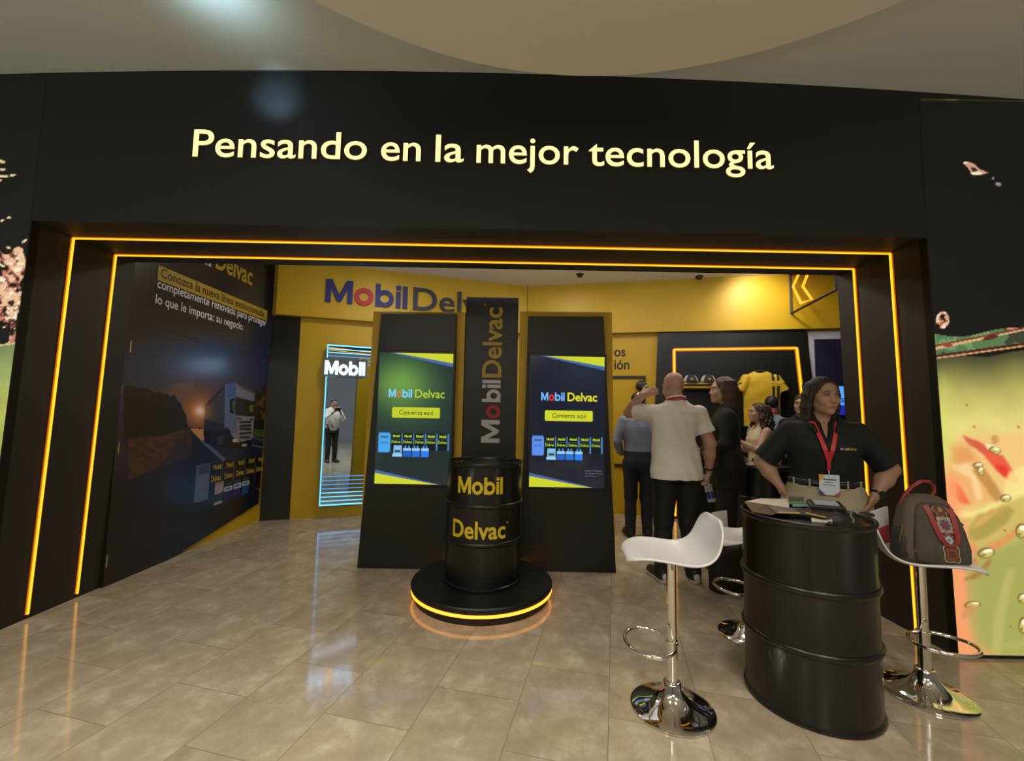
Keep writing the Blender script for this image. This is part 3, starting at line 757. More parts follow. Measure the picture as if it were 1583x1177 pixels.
MLIGHT = painted('backlit_fabric', emit=1.0, base=0, rough=.55); MLIGHT.node_tree.nodes['Principled BSDF'].inputs['Base Color'].default_value = (.0160, .0175, .0190, 1)
def blob(col, X, Y, cx, cy, rx, ry, c, ang=0, soft=.35, a=1.0):
    t = math.radians(ang); dx = X - cx; dy = Y - cy
    u = (dx * math.cos(t) + dy * math.sin(t)) / rx; v = (-dx * math.sin(t) + dy * math.cos(t)) / ry
    d = np.sqrt(u * u + v * v); fill(col, smooth01((1 - d) / soft), c, a)
def paint_right(X, Y):
    col = np.zeros(X.shape + (3,)); col[:] = (0, 0, 0)
    nz = vnoise(X / 40, Y / 40, 3); n2 = vnoise(X / 14, Y / 14, 5); n3 = vnoise(X / 90, Y / 60, 9)
    Xs, Ys = X - 1440, Y - 600
    # flying drops
    fill(col, inpoly(X, Y, [(1488, 252), (1496, 250), (1506, 254), (1514, 262), (1527, 267), (1520, 270), (1503, 271), (1499, 263)]), (206, 150, 128)); fill(col, inpoly(X, Y, [(1500, 258), (1508, 260), (1512, 265), (1503, 267)]), (70, 30, 24))
    blob(col, X, Y, 1509, 268, 11, 3, (236, 232, 190)); blob(col, X, Y, 1492, 252, 4, 1.8, (236, 226, 196)); blob(col, X, Y, 1535, 276, 2, 2, (150, 160, 160)); blob(col, X, Y, 1543, 285, 6, 3.5, (150, 130, 140), 15)
    m = ((X - 1457) / 10) ** 2 + ((Y - 495) / 13) ** 2 < 1
    n4 = vnoise(X / 7, Y / 7, 77); fill(col, m & (n4 > .40), (150, 86, 62)); fill(col, m & (n4 > .50), (216, 156, 124)); fill(col, m & (n4 > .62), (246, 224, 190))
    # oil below the surface line
    surf = 553 - (X - 1455) * .06 + 3 * np.sin(X / 17)
    d = Y - surf
    g = smooth01(d / 30)
    base = np.zeros_like(col)
    stops = [(0, (66, 66, 36)), (20, (112, 110, 58)), (55, (184, 172, 92)), (100, (228, 212, 122)), (170, (240, 212, 128)), (240, (206, 190, 100)), (330, (172, 168, 86)), (480, (180, 170, 92))]
    for k in range(3): base[..., k] = np.interp(d, [s[0] for s in stops], [s[1][k] for s in stops])
    base *= (.94 + .12 * nz)[..., None]
    am = (d > 0)[..., None]; col[:] = np.where(am, base, col)
    # green lens of the surface
    up = 517 + 5 * np.sin((X - 1450) / 22) - (X - 1455) * .04; lo = 548 - (X - 1455) * .14
    band = (Y > up) & (Y < lo)
    fill(col, band, (84, 118, 74)); fill(col, band & (n2 > .6), (112, 146, 92)); fill(col, band & (nz < .36), (58, 60, 42))
    fill(col, (np.abs(Y - up) < 1.8) & (n3 > .45), (196, 140, 110)); fill(col, np.abs(Y - lo - 1.5) < 2.0, (70, 34, 22)); fill(col, np.abs(Y - lo - 5) < 1.2, (206, 150, 100))
    fill(col, np.abs(Y - 537 + (X - 1455) * .22) < 2.4, (206, 170, 120)); fill(col, np.abs(Y - 533 + (X - 1455) * .2) < 1.5, (120, 50, 34))
    blob(col, X, Y, 1465, 534, 9, 3.5, (150, 60, 50)); blob(col, X, Y, 1531, 522, 15, 4, (90, 30, 22), -14)
    # petals of red and cream oil
    def S(x, y): return 1440 + x / 2.734, 600 + y / 2.737
    def B(x, y, rx, ry, c, ang=0, soft=.35, a=1.0): p = S(x, y); blob(col, X, Y, p[0], p[1], rx / 2.734, ry / 2.734, c, ang, soft, a)
    X0, Y0_ = X, Y; xs_, ys_ = X - 1440, Y - 600
    XX, YY_ = (xs_ * 2.734 + 16 * (nz - .5)), (ys_ * 2.737 + 16 * (n2 - .5))
    def G(pts, c, a=1.0, soft=None):
        m_ = inpoly(XX, YY_, pts).astype(float)
        for _ in range(soft or 0):
            m_ = (m_ + np.roll(m_, 1, 0) + np.roll(m_, -1, 0) + np.roll(m_, 1, 1) + np.roll(m_, -1, 1)) / 5
        fill(col, m_, c, a)
    G([(60, 240), (130, 205), (260, 200), (640, 170), (640, 470), (391, 430), (200, 520), (60, 545)], (242, 196, 124), .85, 8)
    G([(76, 250), (150, 225), (200, 300), (290, 470), (120, 500), (80, 430)], (238, 172, 104), .8, 6)
    G([(84, 320), (150, 315), (190, 360), (215, 470), (190, 480), (160, 380), (90, 345)], (250, 214, 150), .9, 4)
    G([(84, 395), (120, 410), (165, 492), (130, 488), (84, 450)], (240, 104, 66), 1, 3)
    G([(90, 255), (150, 250), (180, 300), (120, 320), (86, 310)], (232, 150, 88), .8, 5)
    G([(180, 310), (225, 350), (270, 410), (304, 478), (276, 494), (225, 420), (172, 352)], (192, 138, 70), .9, 3)
    G([(130, 205), (178, 218), (245, 246), (305, 292), (352, 352), (370, 396), (344, 408), (300, 372), (252, 326), (196, 268), (158, 236)], (234, 92, 62), 1, 2)
    G([(262, 318), (310, 330), (350, 372), (368, 398), (342, 404), (300, 370)], (232, 56, 40), 1, 3)
    G([(130, 205), (190, 225), (235, 262), (215, 275), (165, 240)], (206, 96, 64), .9, 2)
    G([(218, 232), (262, 240), (292, 262), (300, 286), (262, 276), (232, 256)], (252, 244, 196), 1, 2)
    G([(252, 205), (275, 200), (285, 225), (268, 240), (250, 230)], (200, 150, 84), .9, 2)
    G([(330, 350), (391, 330), (640, 330), (640, 470), (400, 440), (310, 470), (300, 430)], (250, 226, 140), .9, 5)
    G([(60, 545), (100, 520), (200, 515), (300, 470), (391, 425), (640, 400), (640, 470), (391, 465), (290, 500), (180, 548), (80, 560)], (250, 232, 140), .9, 4)
    G([(76, 560), (180, 548), (300, 490), (391, 455), (640, 430), (640, 640), (391, 570), (250, 660), (130, 700), (90, 690)], (214, 184, 96), .8, 8)
    G([(150, 640), (158, 590), (200, 545), (260, 515), (320, 500), (345, 520), (320, 570), (260, 610), (200, 645)], (176, 156, 74), 1, 4)
    G([(165, 600), (200, 555), (260, 522), (310, 508), (250, 545), (205, 585)], (222, 170, 96), .9, 3)
    G([(225, 668), (300, 640), (391, 565), (640, 500), (640, 540), (391, 600), (300, 668), (230, 690)], (238, 142, 86), .9, 4)
    G([(120, 690), (170, 650), (190, 690), (150, 740), (120, 780)], (240, 140, 96), .9, 5)
    G([(230, 720), (391, 640), (640, 600), (640, 1200), (240, 1177), (200, 1000), (190, 820)], (164, 168, 84), .8, 10)
    G([(250, 1110), (280, 900), (320, 760), (350, 770), (320, 920), (300, 1100), (280, 1177), (250, 1177)], (196, 184, 104), .7, 8)
    G([(300, 1080), (391, 1070), (640, 1050), (640, 1085), (391, 1095), (310, 1095)], (190, 178, 100), .6, 5)
    G([(110, 560), (150, 560), (140, 800), (150, 980), (180, 1080), (270, 1130), (250, 1190), (100, 1190)], (250, 158, 108), .75, 14)
    edge = np.exp(-np.clip(X - (1443 + (Y - 368) * .083), 0, 400) / 8); em = edge * smooth01((Y - 700) / 60)
    fill(col, np.clip(em, 0, 1), (250, 160, 104), .9); eg = edge * smooth01((Y - 560) / 40) * (1 - smooth01((Y - 700) / 40)); fill(col, np.clip(eg, 0, 1), (206, 220, 96), .4)
    # bubbles
    for x, y, rx, ry, an in ((196, 328, 24, 15, 0), (206, 352, 15, 24, -20), (312, 467, 27, 19, 0), (378, 605, 28, 36, 0), (383, 890, 24, 24, 0), (386, 1005, 22, 40, 0), (230, 698, 42, 25, -8), (172, 918, 40, 19, -6), (268, 264, 30, 17, 15)):
        B(x, y, rx, ry, (124, 92, 44), an, .2, .85); B(x + rx * .06, y + ry * .08, rx * .84, ry * .8, (206, 192, 108), an, .35); B(x + rx * .2, y - ry * .35, rx * .6, ry * .4, (252, 248, 206), an, .4); B(x - rx * .3, y + ry * .4, rx * .4, ry * .25, (150, 120, 64), an, .6)
    G([(150, 800), (200, 770), (240, 725), (250, 740), (215, 790), (170, 812), (130, 812)], (170, 118, 62), .9, 2); G([(160, 770), (150, 740), (185, 715), (190, 735)], (236, 100, 70), .9, 3)
    G([(125, 980), (130, 940), (165, 905), (200, 930), (170, 965)], (206, 150, 86), .8, 3)
    for x, y in ((148, 72), (180, 165), (368, 165), (308, 602), (333, 1010)): B(x, y, 9, 5, (196, 110, 66), 30)
    return col
def paint_left(X, Y):
    col = np.zeros(X.shape + (3,)); col[:] = (0, 0, 0)
    nz = vnoise(X / 26 + 5, Y / 26, 13); n2 = vnoise(X / 9, Y / 9, 15); n3 = vnoise(X / 6, Y / 4, 25)
    def splash(m, lo=.5):
        fill(col, m & (n2 > lo - .1), (120, 62, 48)); fill(col, m & (n2 > lo), (196, 130, 104)); fill(col, m & (n2 > lo + .1), (232, 190, 150)); fill(col, m & (n3 > lo + .2), (250, 236, 196))
    for x, y, rx, ry, an in ((3, 250, 7, 2.5, 15), (3, 262, 8, 2, 5), (4, 273, 12, 2.4, 0), (20, 271, 6, 2, -5), (0, 279, 4, 2, 0), (14, 337, 4, 2.2, 0), (4, 341, 4, 2, -20), (38, 373, 6, 2.4, -30), (13, 383, 5, 2, 25), (-20, 330, 10, 3, 0), (-14, 300, 8, 3, 20)):
        blob(col, X, Y, x, y, rx, ry, (226, 206, 160), an)
    m = (Y > 388 + 6 * np.sin(X / 6)) & (Y < 495 + 4 * np.sin(X / 9)) & (X < 40 - (Y - 402) * .10 + 5 * np.sin(Y / 8))
    splash(m, .44)
    splash((Y > 498) & (Y < 532) & (X < 24) & (nz > .45), .58)
    surf = 534 - (X - 0) * .12
    d = Y - surf
    stops = [(0, (120, 136, 84)), (40, (150, 166, 96)), (100, (178, 182, 84)), (200, (150, 160, 70)), (420, (150, 155, 80))]
    base = np.zeros_like(col)
    for k in range(3): base[..., k] = np.interp(d, [s[0] for s in stops], [s[1][k] for s in stops])
    base *= (.92 + .16 * nz)[..., None]
    col[:] = np.where((d > 0)[..., None], base, col); fill(col, np.abs(d) < 1.5, (200, 180, 130))
    return col
lightbox('lit_wall_graphic', 'backlit oil splash graphic with red and yellow swirls right of the portal', 2.585, 3.75, .02, 3.385, 210, 560, paint_right, lambda Z: np.where(Z < ZS, XR0 + (XR1 - XR0) * Z / ZS, XR1) + .004, 1)
lightbox('lit_wall_graphic', 'backlit oil splash graphic left of the portal, cut by the left edge', -3.75, -3.035, .02, 3.425, 110, 480, paint_left, lambda Z: np.where(Z < ZS, XL0 + (XL1 - XL0) * Z / ZS, XL1) - .004, 2)

# ================================================================== PRINTED POSTER on the left wall
XP = -3.010
MPOST = painted('satin_print', emit=0, base=1.0, rough=.27, spec=.6)
Y0, Y1, PZ1 = 3.302, 5.290, 3.19
ny, nz_ = 260, 380
YY, ZZ = np.meshgrid(np.linspace(Y0, Y1, ny), np.linspace(0.0, PZ1, nz_)); YY, ZZ = YY.T, ZZ.T
zz = ZZ - CAMH; fw = YY * math.cos(PITCH) + zz * math.sin(PITCH); up = -YY * math.sin(PITCH) + zz * math.cos(PITCH)
u_ = XP / fw * FPX; v_ = -up / fw * FPX
PX = u_ * math.cos(ROLL) - v_ * math.sin(ROLL) + 791.5; PY = u_ * math.sin(ROLL) + v_ * math.cos(ROLL) + 588.5
def paint_poster(X, Y):
    col = np.zeros(X.shape + (3,)); n1 = vnoise(X / 30, Y / 30, 31); n2 = vnoise(X / 8, Y / 8, 33); n3 = vnoise(X / 60, Y / 14, 37)
    t = smooth01((Y - 480) / 150)
    for k in range(3): col[..., k] = np.interp(Y, [400, 500, 560, 620, 680, 900], [(24, 25, 31)[k], (26, 29, 44)[k], (38, 48, 78)[k], (56, 60, 84)[k], (44, 44, 60)[k], (24, 25, 32)[k]])
    def q(x, y): return 230 + x / 5.115, 570 + y / 5.115
    def Pg(pts, c, a=1.0): fill(col, inpoly(X, Y, [q(*p) for p in pts]), c, a)
    # sunset
    sx, sy = q(405, 335); r = np.hypot(X - sx, Y - sy)
    wm = smooth01((q(0, 560)[1] - Y) / 20 + .5)
    fill(col, np.exp(-(r / 42) ** 2) * wm, (150, 92, 52), .95); fill(col, np.exp(-(((X - 285) / 40) ** 2 + ((Y - 612) / 17) ** 2)) * wm, (128, 88, 62), .7)
    fill(col, smooth01((n3 - .5) * 5) * np.exp(-((Y - 596) / 16) ** 2) * (X < 300), (120, 98, 84), .55)
    fill(col, np.exp(-(r / 17) ** 2), (226, 150, 84), .95); fill(col, np.exp(-(r / 7.5) ** 2), (250, 236, 226))
    # field and road
    Pg([(-160, 560), (0, 540), (320, 465), (420, 560), (60, 790), (-160, 900)], (66, 46, 40)); fill(col, inpoly(X, Y, [q(*p) for p in [(-160, 560), (0, 540), (320, 465), (60, 790), (-160, 900)]]) & (n2 > .5), (92, 58, 46), .6)
    Pg([(320, 465), (440, 470), (600, 520), (960, 540), (960, 1100), (-200, 1500), (-200, 900), (60, 790)], (30, 36, 52))
    Pg([(320, 465), (60, 790), (330, 690), (345, 560)], (58, 48, 48), .8)
    Pg([(325, 475), (435, 478), (440, 560), (425, 580)], (196, 140, 92)); Pg([(425, 560), (612, 718), (590, 736), (410, 575)], (96, 98, 112))
    Pg([(820, 545), (945, 570), (945, 577), (820, 552)], (92, 98, 112)); Pg([(820, 600), (945, 632), (945, 640), (820, 610)], (92, 98, 112))
    fade = smooth01((Y - 720) / 60); fill(col, fade, (22, 24, 33), .85)
    # trees
    tree = [(-200, 130), (-60, 150), (0, 158), (40, 190), (90, 185), (120, 205), (150, 195), (170, 220), (205, 205), (225, 250), (250, 270), (270, 320), (296, 372), (304, 440), (316, 468), (120, 530), (-200, 560)]
    Pg(tree, (26, 26, 30)); fill(col, inpoly(X, Y, [q(*p) for p in tree]) & (n2 > .6), (34, 33, 36))
    Pg([(838, 220), (960, 170), (975, 400), (838, 400)], (92, 66, 34)); fill(col, inpoly(X, Y, [q(*p) for p in [(838, 150), (980, 130), (980, 400), (838, 400)]]) & (n2 > .46), (52, 42, 26)); Pg([(830, 400), (975, 400), (960, 490), (830, 480)], (24, 30, 24)); Pg([(828, 480), (955, 485), (950, 548), (825, 540)], (58, 84, 30))
    # truck
    Pg([(445, 285), (605, 120), (612, 480), (436, 520)], (62, 62, 66)); Pg([(445, 285), (605, 120), (605, 150), (450, 300)], (40, 42, 48)); Pg([(436, 400), (600, 440), (600, 500), (436, 540)], (40, 40, 48))
    sb = np.exp(-(np.hypot(X - sx - 4, Y - sy) / 14) ** 2); fill(col, sb * inpoly(X, Y, [q(*p) for p in [(445, 285), (605, 120), (612, 480), (436, 520)]]), (206, 132, 70), .8)
    Pg([(605, 122), (690, 112), (690, 500), (640, 500), (596, 470)], (92, 110, 142)); Pg([(620, 122), (690, 112), (690, 215), (625, 240)], (64, 96, 156))
    Pg([(720, 138), (832, 188), (836, 262), (690, 222), (690, 115)], (116, 116, 134)); Pg([(722, 142), (832, 192), (832, 200), (722, 152)], (66, 50, 56))
    Pg([(686, 224), (836, 262), (828, 378), (680, 368)], (34, 36, 46)); Pg([(800, 285), (826, 285), (822, 345), (796, 340)], (96, 104, 40)); Pg([(640, 245), (682, 235), (676, 362), (640, 350)], (24, 27, 34)); Pg([(660, 260), (680, 255), (680, 330), (662, 338)], (66, 84, 84))
    Pg([(690, 372), (832, 380), (826, 500), (812, 560), (700, 585), (640, 500), (640, 380)], (124, 124, 132)); Pg([(640, 370), (700, 380), (700, 520), (640, 500)], (88, 104, 134))
    for k, yy in enumerate((425, 452, 480, 512, 545)): Pg([(715, yy - 8), (812, yy - 12), (810, yy + 6), (718, yy + 10)], (34, 34, 38))
    Pg([(702, 392), (735, 395), (735, 406), (702, 402)], (40, 40, 46)); Pg([(800, 396), (826, 394), (824, 406), (800, 406)], (40, 40, 46))
    Pg([(430, 490), (640, 500), (700, 590), (812, 562), (812, 610), (700, 640), (440, 590)], (18, 19, 26)); blob(col, X, Y, *q(615, 530), 8, 14, (14, 14, 18)); blob(col, X, Y, *q(470, 540), 6, 10, (16, 16, 22))
    Pg([(540, 530), (600, 530), (596, 600), (540, 600)], (44, 52, 62)); Pg([(664, 558), (700, 552), (700, 578), (666, 582)], (182, 182, 190)); Pg([(805, 532), (824, 530), (820, 545), (805, 548)], (160, 160, 170)); Pg([(738, 600), (776, 594), (772, 612), (738, 618)], (170, 172, 178))
    # product row
    Pg([(380, 766), (490, 745), (470, 1028), (410, 1056), (355, 1060)], (84, 90, 112)); Pg([(400, 775), (480, 755), (476, 820), (396, 836)], (60, 66, 86)); Pg([(392, 850), (472, 838), (464, 925), (384, 940)], (96, 102, 122), .7)
    xs = [(490, 590, 745, 960), (592, 680, 730, 940), (686, 770, 712, 920), (772, 848, 698, 905), (850, 912, 686, 905)]
    for a, b, y0, y1 in xs: Pg([(a, y0 + 8), (b, y0 - 8), (b - 6, y1 - 8), (a - 10, y1 + 8)], (20, 20, 25)); Pg([(b - 10, y0 - 6), (b, y0 - 8), (b - 8, y1 - 8), (b - 16, y1)], (60, 62, 70))
    for a, b, y in ((488, 585, 840), (592, 678, 815), (688, 768, 792), (772, 846, 778)): Pg([(a, y), (b, y - 14), (b, y - 10), (a, y + 4)], (54, 56, 64))
    Pg([(525, 905), (592, 890), (590, 975), (520, 995)], (150, 140, 138)); Pg([(535, 905), (590, 892), (588, 910), (533, 920)], (150, 108, 80)); Pg([(520, 995), (588, 975), (586, 1045), (516, 1060)], (40, 46, 50)); Pg([(514, 1064), (582, 1044), (576, 1066), (516, 1086)], (150, 156, 160))
    for (a, b, y, c) in ((600, 660, 930, (26, 40, 92)), (672, 730, 910, (28, 36, 110)), (740, 796, 890, (24, 76, 140))):
        Pg([(a - 2, y + 42), (b - 6, y + 30), (b - 10, y + 94), (a - 6, y + 112)], c); Pg([(a, y + 6), (b, y - 10), (b - 2, y + 28), (a - 4, y + 44)], (150, 166, 186)); Pg([(a + 12, y + 14), (b - 14, y + 6), (b - 14, y + 18), (a + 12, y + 28)], (60, 76, 110)); Pg([(a + 8, y - 20), (b - 4, y - 36), (b - 4, y - 22), (a + 8, y - 6)], (66, 82, 92), .8)
    Pg([(835, 940), (910, 955), (905, 1005)], (44, 62, 80))
    return col
pb = lambda Y: np.interp(Y, [3.95, 5.24], [0.0, .215])
keep = (ZZ[:-1, :-1] >= pb(YY[:-1, :-1]) - .004) & (YY[1:, 1:] <= 5.240 + (ZZ[1:, 1:]) * .018 + .012)
pt = thing('wall_poster', 'large dark printed wall poster of a white truck on a road at sunset', 'poster', (XP, 4.3, 0))
pc = paint_poster(PX, PY)
PPT = np.stack([np.zeros_like(YY), YY - 4.3, ZZ], -1)
grid_paint('print_face', PPT, keep, pc, MPOST, pt)
MB().prism([(-.001, y - 4.3, z) for y, z in ((Y0, 0), (3.95, 0.0), (5.235, .215), (5.29, PZ1), (Y0, PZ1))], (-.028, 0, 0)).build('poster_board', M['black_panel'], pt)
def pp(px, py, x=XP): p = at(px, py, x=XP); return p
def ptext(name, s_, m_, px0, px1, pyb, cap, bold=0, off=.003):
    a = pp(px0, pyb[0]); b = pp(px1, pyb[1]); z = (a.z + b.z) / 2
    return text_words(name, s_, m_, pt, (0, a.y - 4.3, z), (0, 1, 0), (0, 0, 1), cap, b.y - a.y, bold if s_ != 'Mobil' else .03, off=off)
a = pp(243, 428); b = pp(412, 497); zb0 = 2.418; zb1 = 2.545
MB().box((.0005, a.y - 4.3, zb0), (.004, b.y - 4.3, zb1)).build('yellow_band', M['text_gold'], pt)
text_words('poster_text', 'Conozca la nueva línea evolucionada,', M['text_black'], pt, (0, a.y - 4.3 + .03, 2.452), (0, 1, 0), (0, 0, 1), .078, b.y - a.y - .08, .012, off=.0055)
ptext('poster_text', 'completamente renovada para proteger', M['text_white'], 243, 411, (438, 509), .078, .012)
ptext('poster_text', 'lo que le importa: su negocio.', M['text_white'], 240, 376, (463, 515), .078, .012)
ptext('poster_text', 'Delvac', M['text_gold'], 333, 389, (411, 444), .20, .02)
ptext('poster_text', 'Mobil', M['grey_white'], 262, 326, (385, 408), .20, .05)
for (tx, x0, x1, y0, y1, cp) in (('Mobil', 507, 570, 800, 793, .05), ('Mobil', 610, 664, 783, 775, .05), ('Mobil', 705, 750, 763, 757, .05), ('Mobil', 788, 830, 748, 742, .05), ('Mobil', 865, 905, 735, 730, .05),
                            ('Delvac', 490, 566, 895, 884, .055), ('Delvac', 595, 660, 868, 860, .055), ('Delvac', 688, 748, 847, 838, .055), ('Delvac', 770, 830, 830, 822, .055), ('Delvac', 848, 903, 812, 806, .055)):
    pa = pp(230 + x0 / 5.115, 570 + y0 / 5.115); pb_ = pp(230 + x1 / 5.115, 570 + y1 / 5.115)
    text_obj('drum_text', tx, M['text_gold'], pt, (0, pa.y - 4.3, (pa.z + pb_.z) / 2), (0, 1, 0), (0, 0, 1), cp, max(.08, pb_.y - pa.y), .03)
# hidden door in the poster: hinges, closer line, pull
for px, py in ((200.5, 536), (182, 693), (163.5, 868)):
    p = pp(px, py); MB().box((.0005, p.y - 4.3 - .006, p.z - .045), (.008, p.y - 4.3 + .006, p.z + .045)).build('hinge', M['steel'], pt)
p = pp(291, 680); MB().box((.0005, p.y - 4.3 - .035, p.z - .05), (.004, p.y - 4.3 + .035, p.z + .05)).build('door_pull', mat('brown_recess', (.05, .028, .012), .5), pt)
pa = pp(255, 513); pb_ = pp(307, 525)
MB().box((.0005, pa.y - 4.3, (pa.z + pb_.z) / 2 - .006), (.003, pb_.y - 4.3, (pa.z + pb_.z) / 2 + .006)).build('door_gap_line', M['text_black'], pt)

# ================================================================== FOREGROUND DRUM TABLE
DC = (1.483, 2.202)
drum('large black oil drum in the foreground, used as a table for leaflets', (DC[0], DC[1], 0), .281, .88, .9)
def flat(name, label, cat, pxs, z, th, m, group=None):
    P = [at(x, y, z=z) for x, y in pxs]; c = sum(P, Vector()) / len(P)
    o = MB().prism([Vector((p.x - c.x, p.y - c.y, 0)) for p in P], (0, 0, th)).build(name, m)
    o.location = (c.x, c.y, z); return tag(o, label, cat, group)
M['paper'] = mat('white_paper', (.62, .58, .50), .6); M['leaf_dark'] = mat('dark_glossy_leaflet', (.06, .045, .05), .25, var=.7, vscale=18)
M['leaf_purple'] = mat('grey_purple_leaflet', (.16, .13, .14), .3, var=.5, vscale=24); M['green'] = mat('green_card', (.10, .25, .10), .5); M['teal'] = mat('teal_card', (.16, .34, .34), .5); M['olive'] = mat('olive_box', (.09, .08, .055), .6)
zt = .8815
flat('leaflet', 'brown and yellow leaflet poking out under the white sheet on the drum', 'leaflet', [(1150, 776), (1163, 792), (1192, 797), (1222, 788), (1195, 777)], zt, .0012, mat('brown_leaflet', (.10, .05, .025), .3, var=.5, vscale=20), 'leaflets on the foreground drum')
flat('paper_sheet', 'white paper sheet overhanging the left rim of the foreground drum', 'paper', [(1153, 775.5), (1176, 771), (1219, 772), (1220, 785.5)], zt + .0016, .0012, M['paper'])
lf = flat('leaflet', 'grey-purple glossy leaflet lying in front of the white sheet on the drum', 'leaflet', [(1186, 783), (1222, 785.5), (1262, 787), (1300, 794), (1276, 801), (1236, 795), (1202, 794)], zt + .003, .0012, M['leaf_purple'], 'leaflets on the foreground drum')
lf2 = flat('leaflet', 'dark leaflet with yellow edge lying under the black handheld device', 'leaflet', [(1228, 788), (1258, 786), (1303, 794), (1278, 802), (1243, 795)], zt + .0045, .0012, M['leaf_dark'], 'leaflets on the foreground drum')
def edge_line(par, a, b, z):
    pa, pb_ = at(*a, z=z), at(*b, z=z); l = par.location
    MB().tube([pa - l, pb_ - l], .003, 6).build('yellow_edge', M['yellow_print'], par)
edge_line(lf2, (1245, 793), (1277, 800.5), zt + .0065); edge_line(lf2, (1265, 788), (1290, 791.5), zt + .0065)
edge_line(lf, (1203, 792.5), (1236, 793.5), zt + .005)
flat('card_box', 'small olive box standing at the back of the drum table', 'box', [(1219, 776), (1243, 777), (1243, 773), (1219, 772)], zt + .004, .017, M['olive'])
flat('card', 'green card lying by the small olive box on the drum', 'card', [(1220, 780), (1244, 780.5), (1243, 777.2), (1220, 776.6)], zt + .0045, .006, M['green'])
flat('card', 'teal card lying beside the black handheld device', 'card', [(1225, 783.5), (1253, 784), (1254, 781), (1225, 780.6)], zt + .006, .004, M['teal'])
pa, pb_ = at(1256, 788, z=.89), at(1310, 792, z=.89)
dv = thing('handheld_device', 'chunky black handheld device with a pale screen on the drum table', 'device', ((pa.x + pb_.x) / 2, (pa.y + pb_.y) / 2 + .03, zt + .016), math.atan2(pb_.y - pa.y, pb_.x - pa.x)); dv.rotation_euler.x = math.radians(13)
hl = (pb_ - pa).length / 2
MB().box((-hl, -.045, 0), (hl, .045, .026)).build('device_body', M['black_satin'], dv, bevel=.008, segs=3)
MB().box((-hl * .72, -.028, .0262), (hl * .70, .030, .0285)).build('device_screen', mat('pale_screen', (.34, .36, .42), .15), dv)
cb = [at(x, y, z=zt + .004) for i, (x, y) in enumerate([(1318, 789), (1315, 795), (1316, 800), (1320, 804), (1319, 808)])]
tag(MB().tube(cb, .004, 6).build('cable', mat('grey_cable', (.20, .20, .19), .4), smooth=True), 'short grey cable lying on the right of the drum top', 'cable')
flat('pen', 'white marker lying just inside the front rim of the drum', 'pen', [(1254, 804), (1286, 805.5), (1287, 809), (1255, 807.5)], zt - .0175, .010, M['paper'])
pch = MB().lathe([(.030, 0), (.034, .006), (.028, .013), (.012, .017), (.002, .0175)], 20).build('pouch', M['seal'], smooth=True); p = at(1340, 797, z=.865); pch.location = (p.x, p.y, .8635); tag(pch, 'small soft black pouch on the right side of the drum top', 'pouch')

# second drum deeper in the shop
D2 = (2.50, 4.37)
drum('black oil drum table inside the shop behind the standing woman', (D2[0], D2[1], 0), .281, .88, .3)
M['silver_leaf'] = mat('silver_glossy_brochure', (.34, .36, .42), .12, .5, var=.5, vscale=16)
for k, (pxs, lb) in enumerate((([(1138, 712), (1150, 706), (1168, 709), (1160, 714)], 'shiny silver brochure at the left edge of the rear drum table'), ([(1146, 719), (1158, 714), (1196, 716), (1186, 721)], 'shiny silver brochure at the front of the rear drum table'))):
    flat('brochure', lb, 'brochure', pxs, .8815 + k * .002, .0015, M['silver_leaf'], 'brochures on the rear drum')

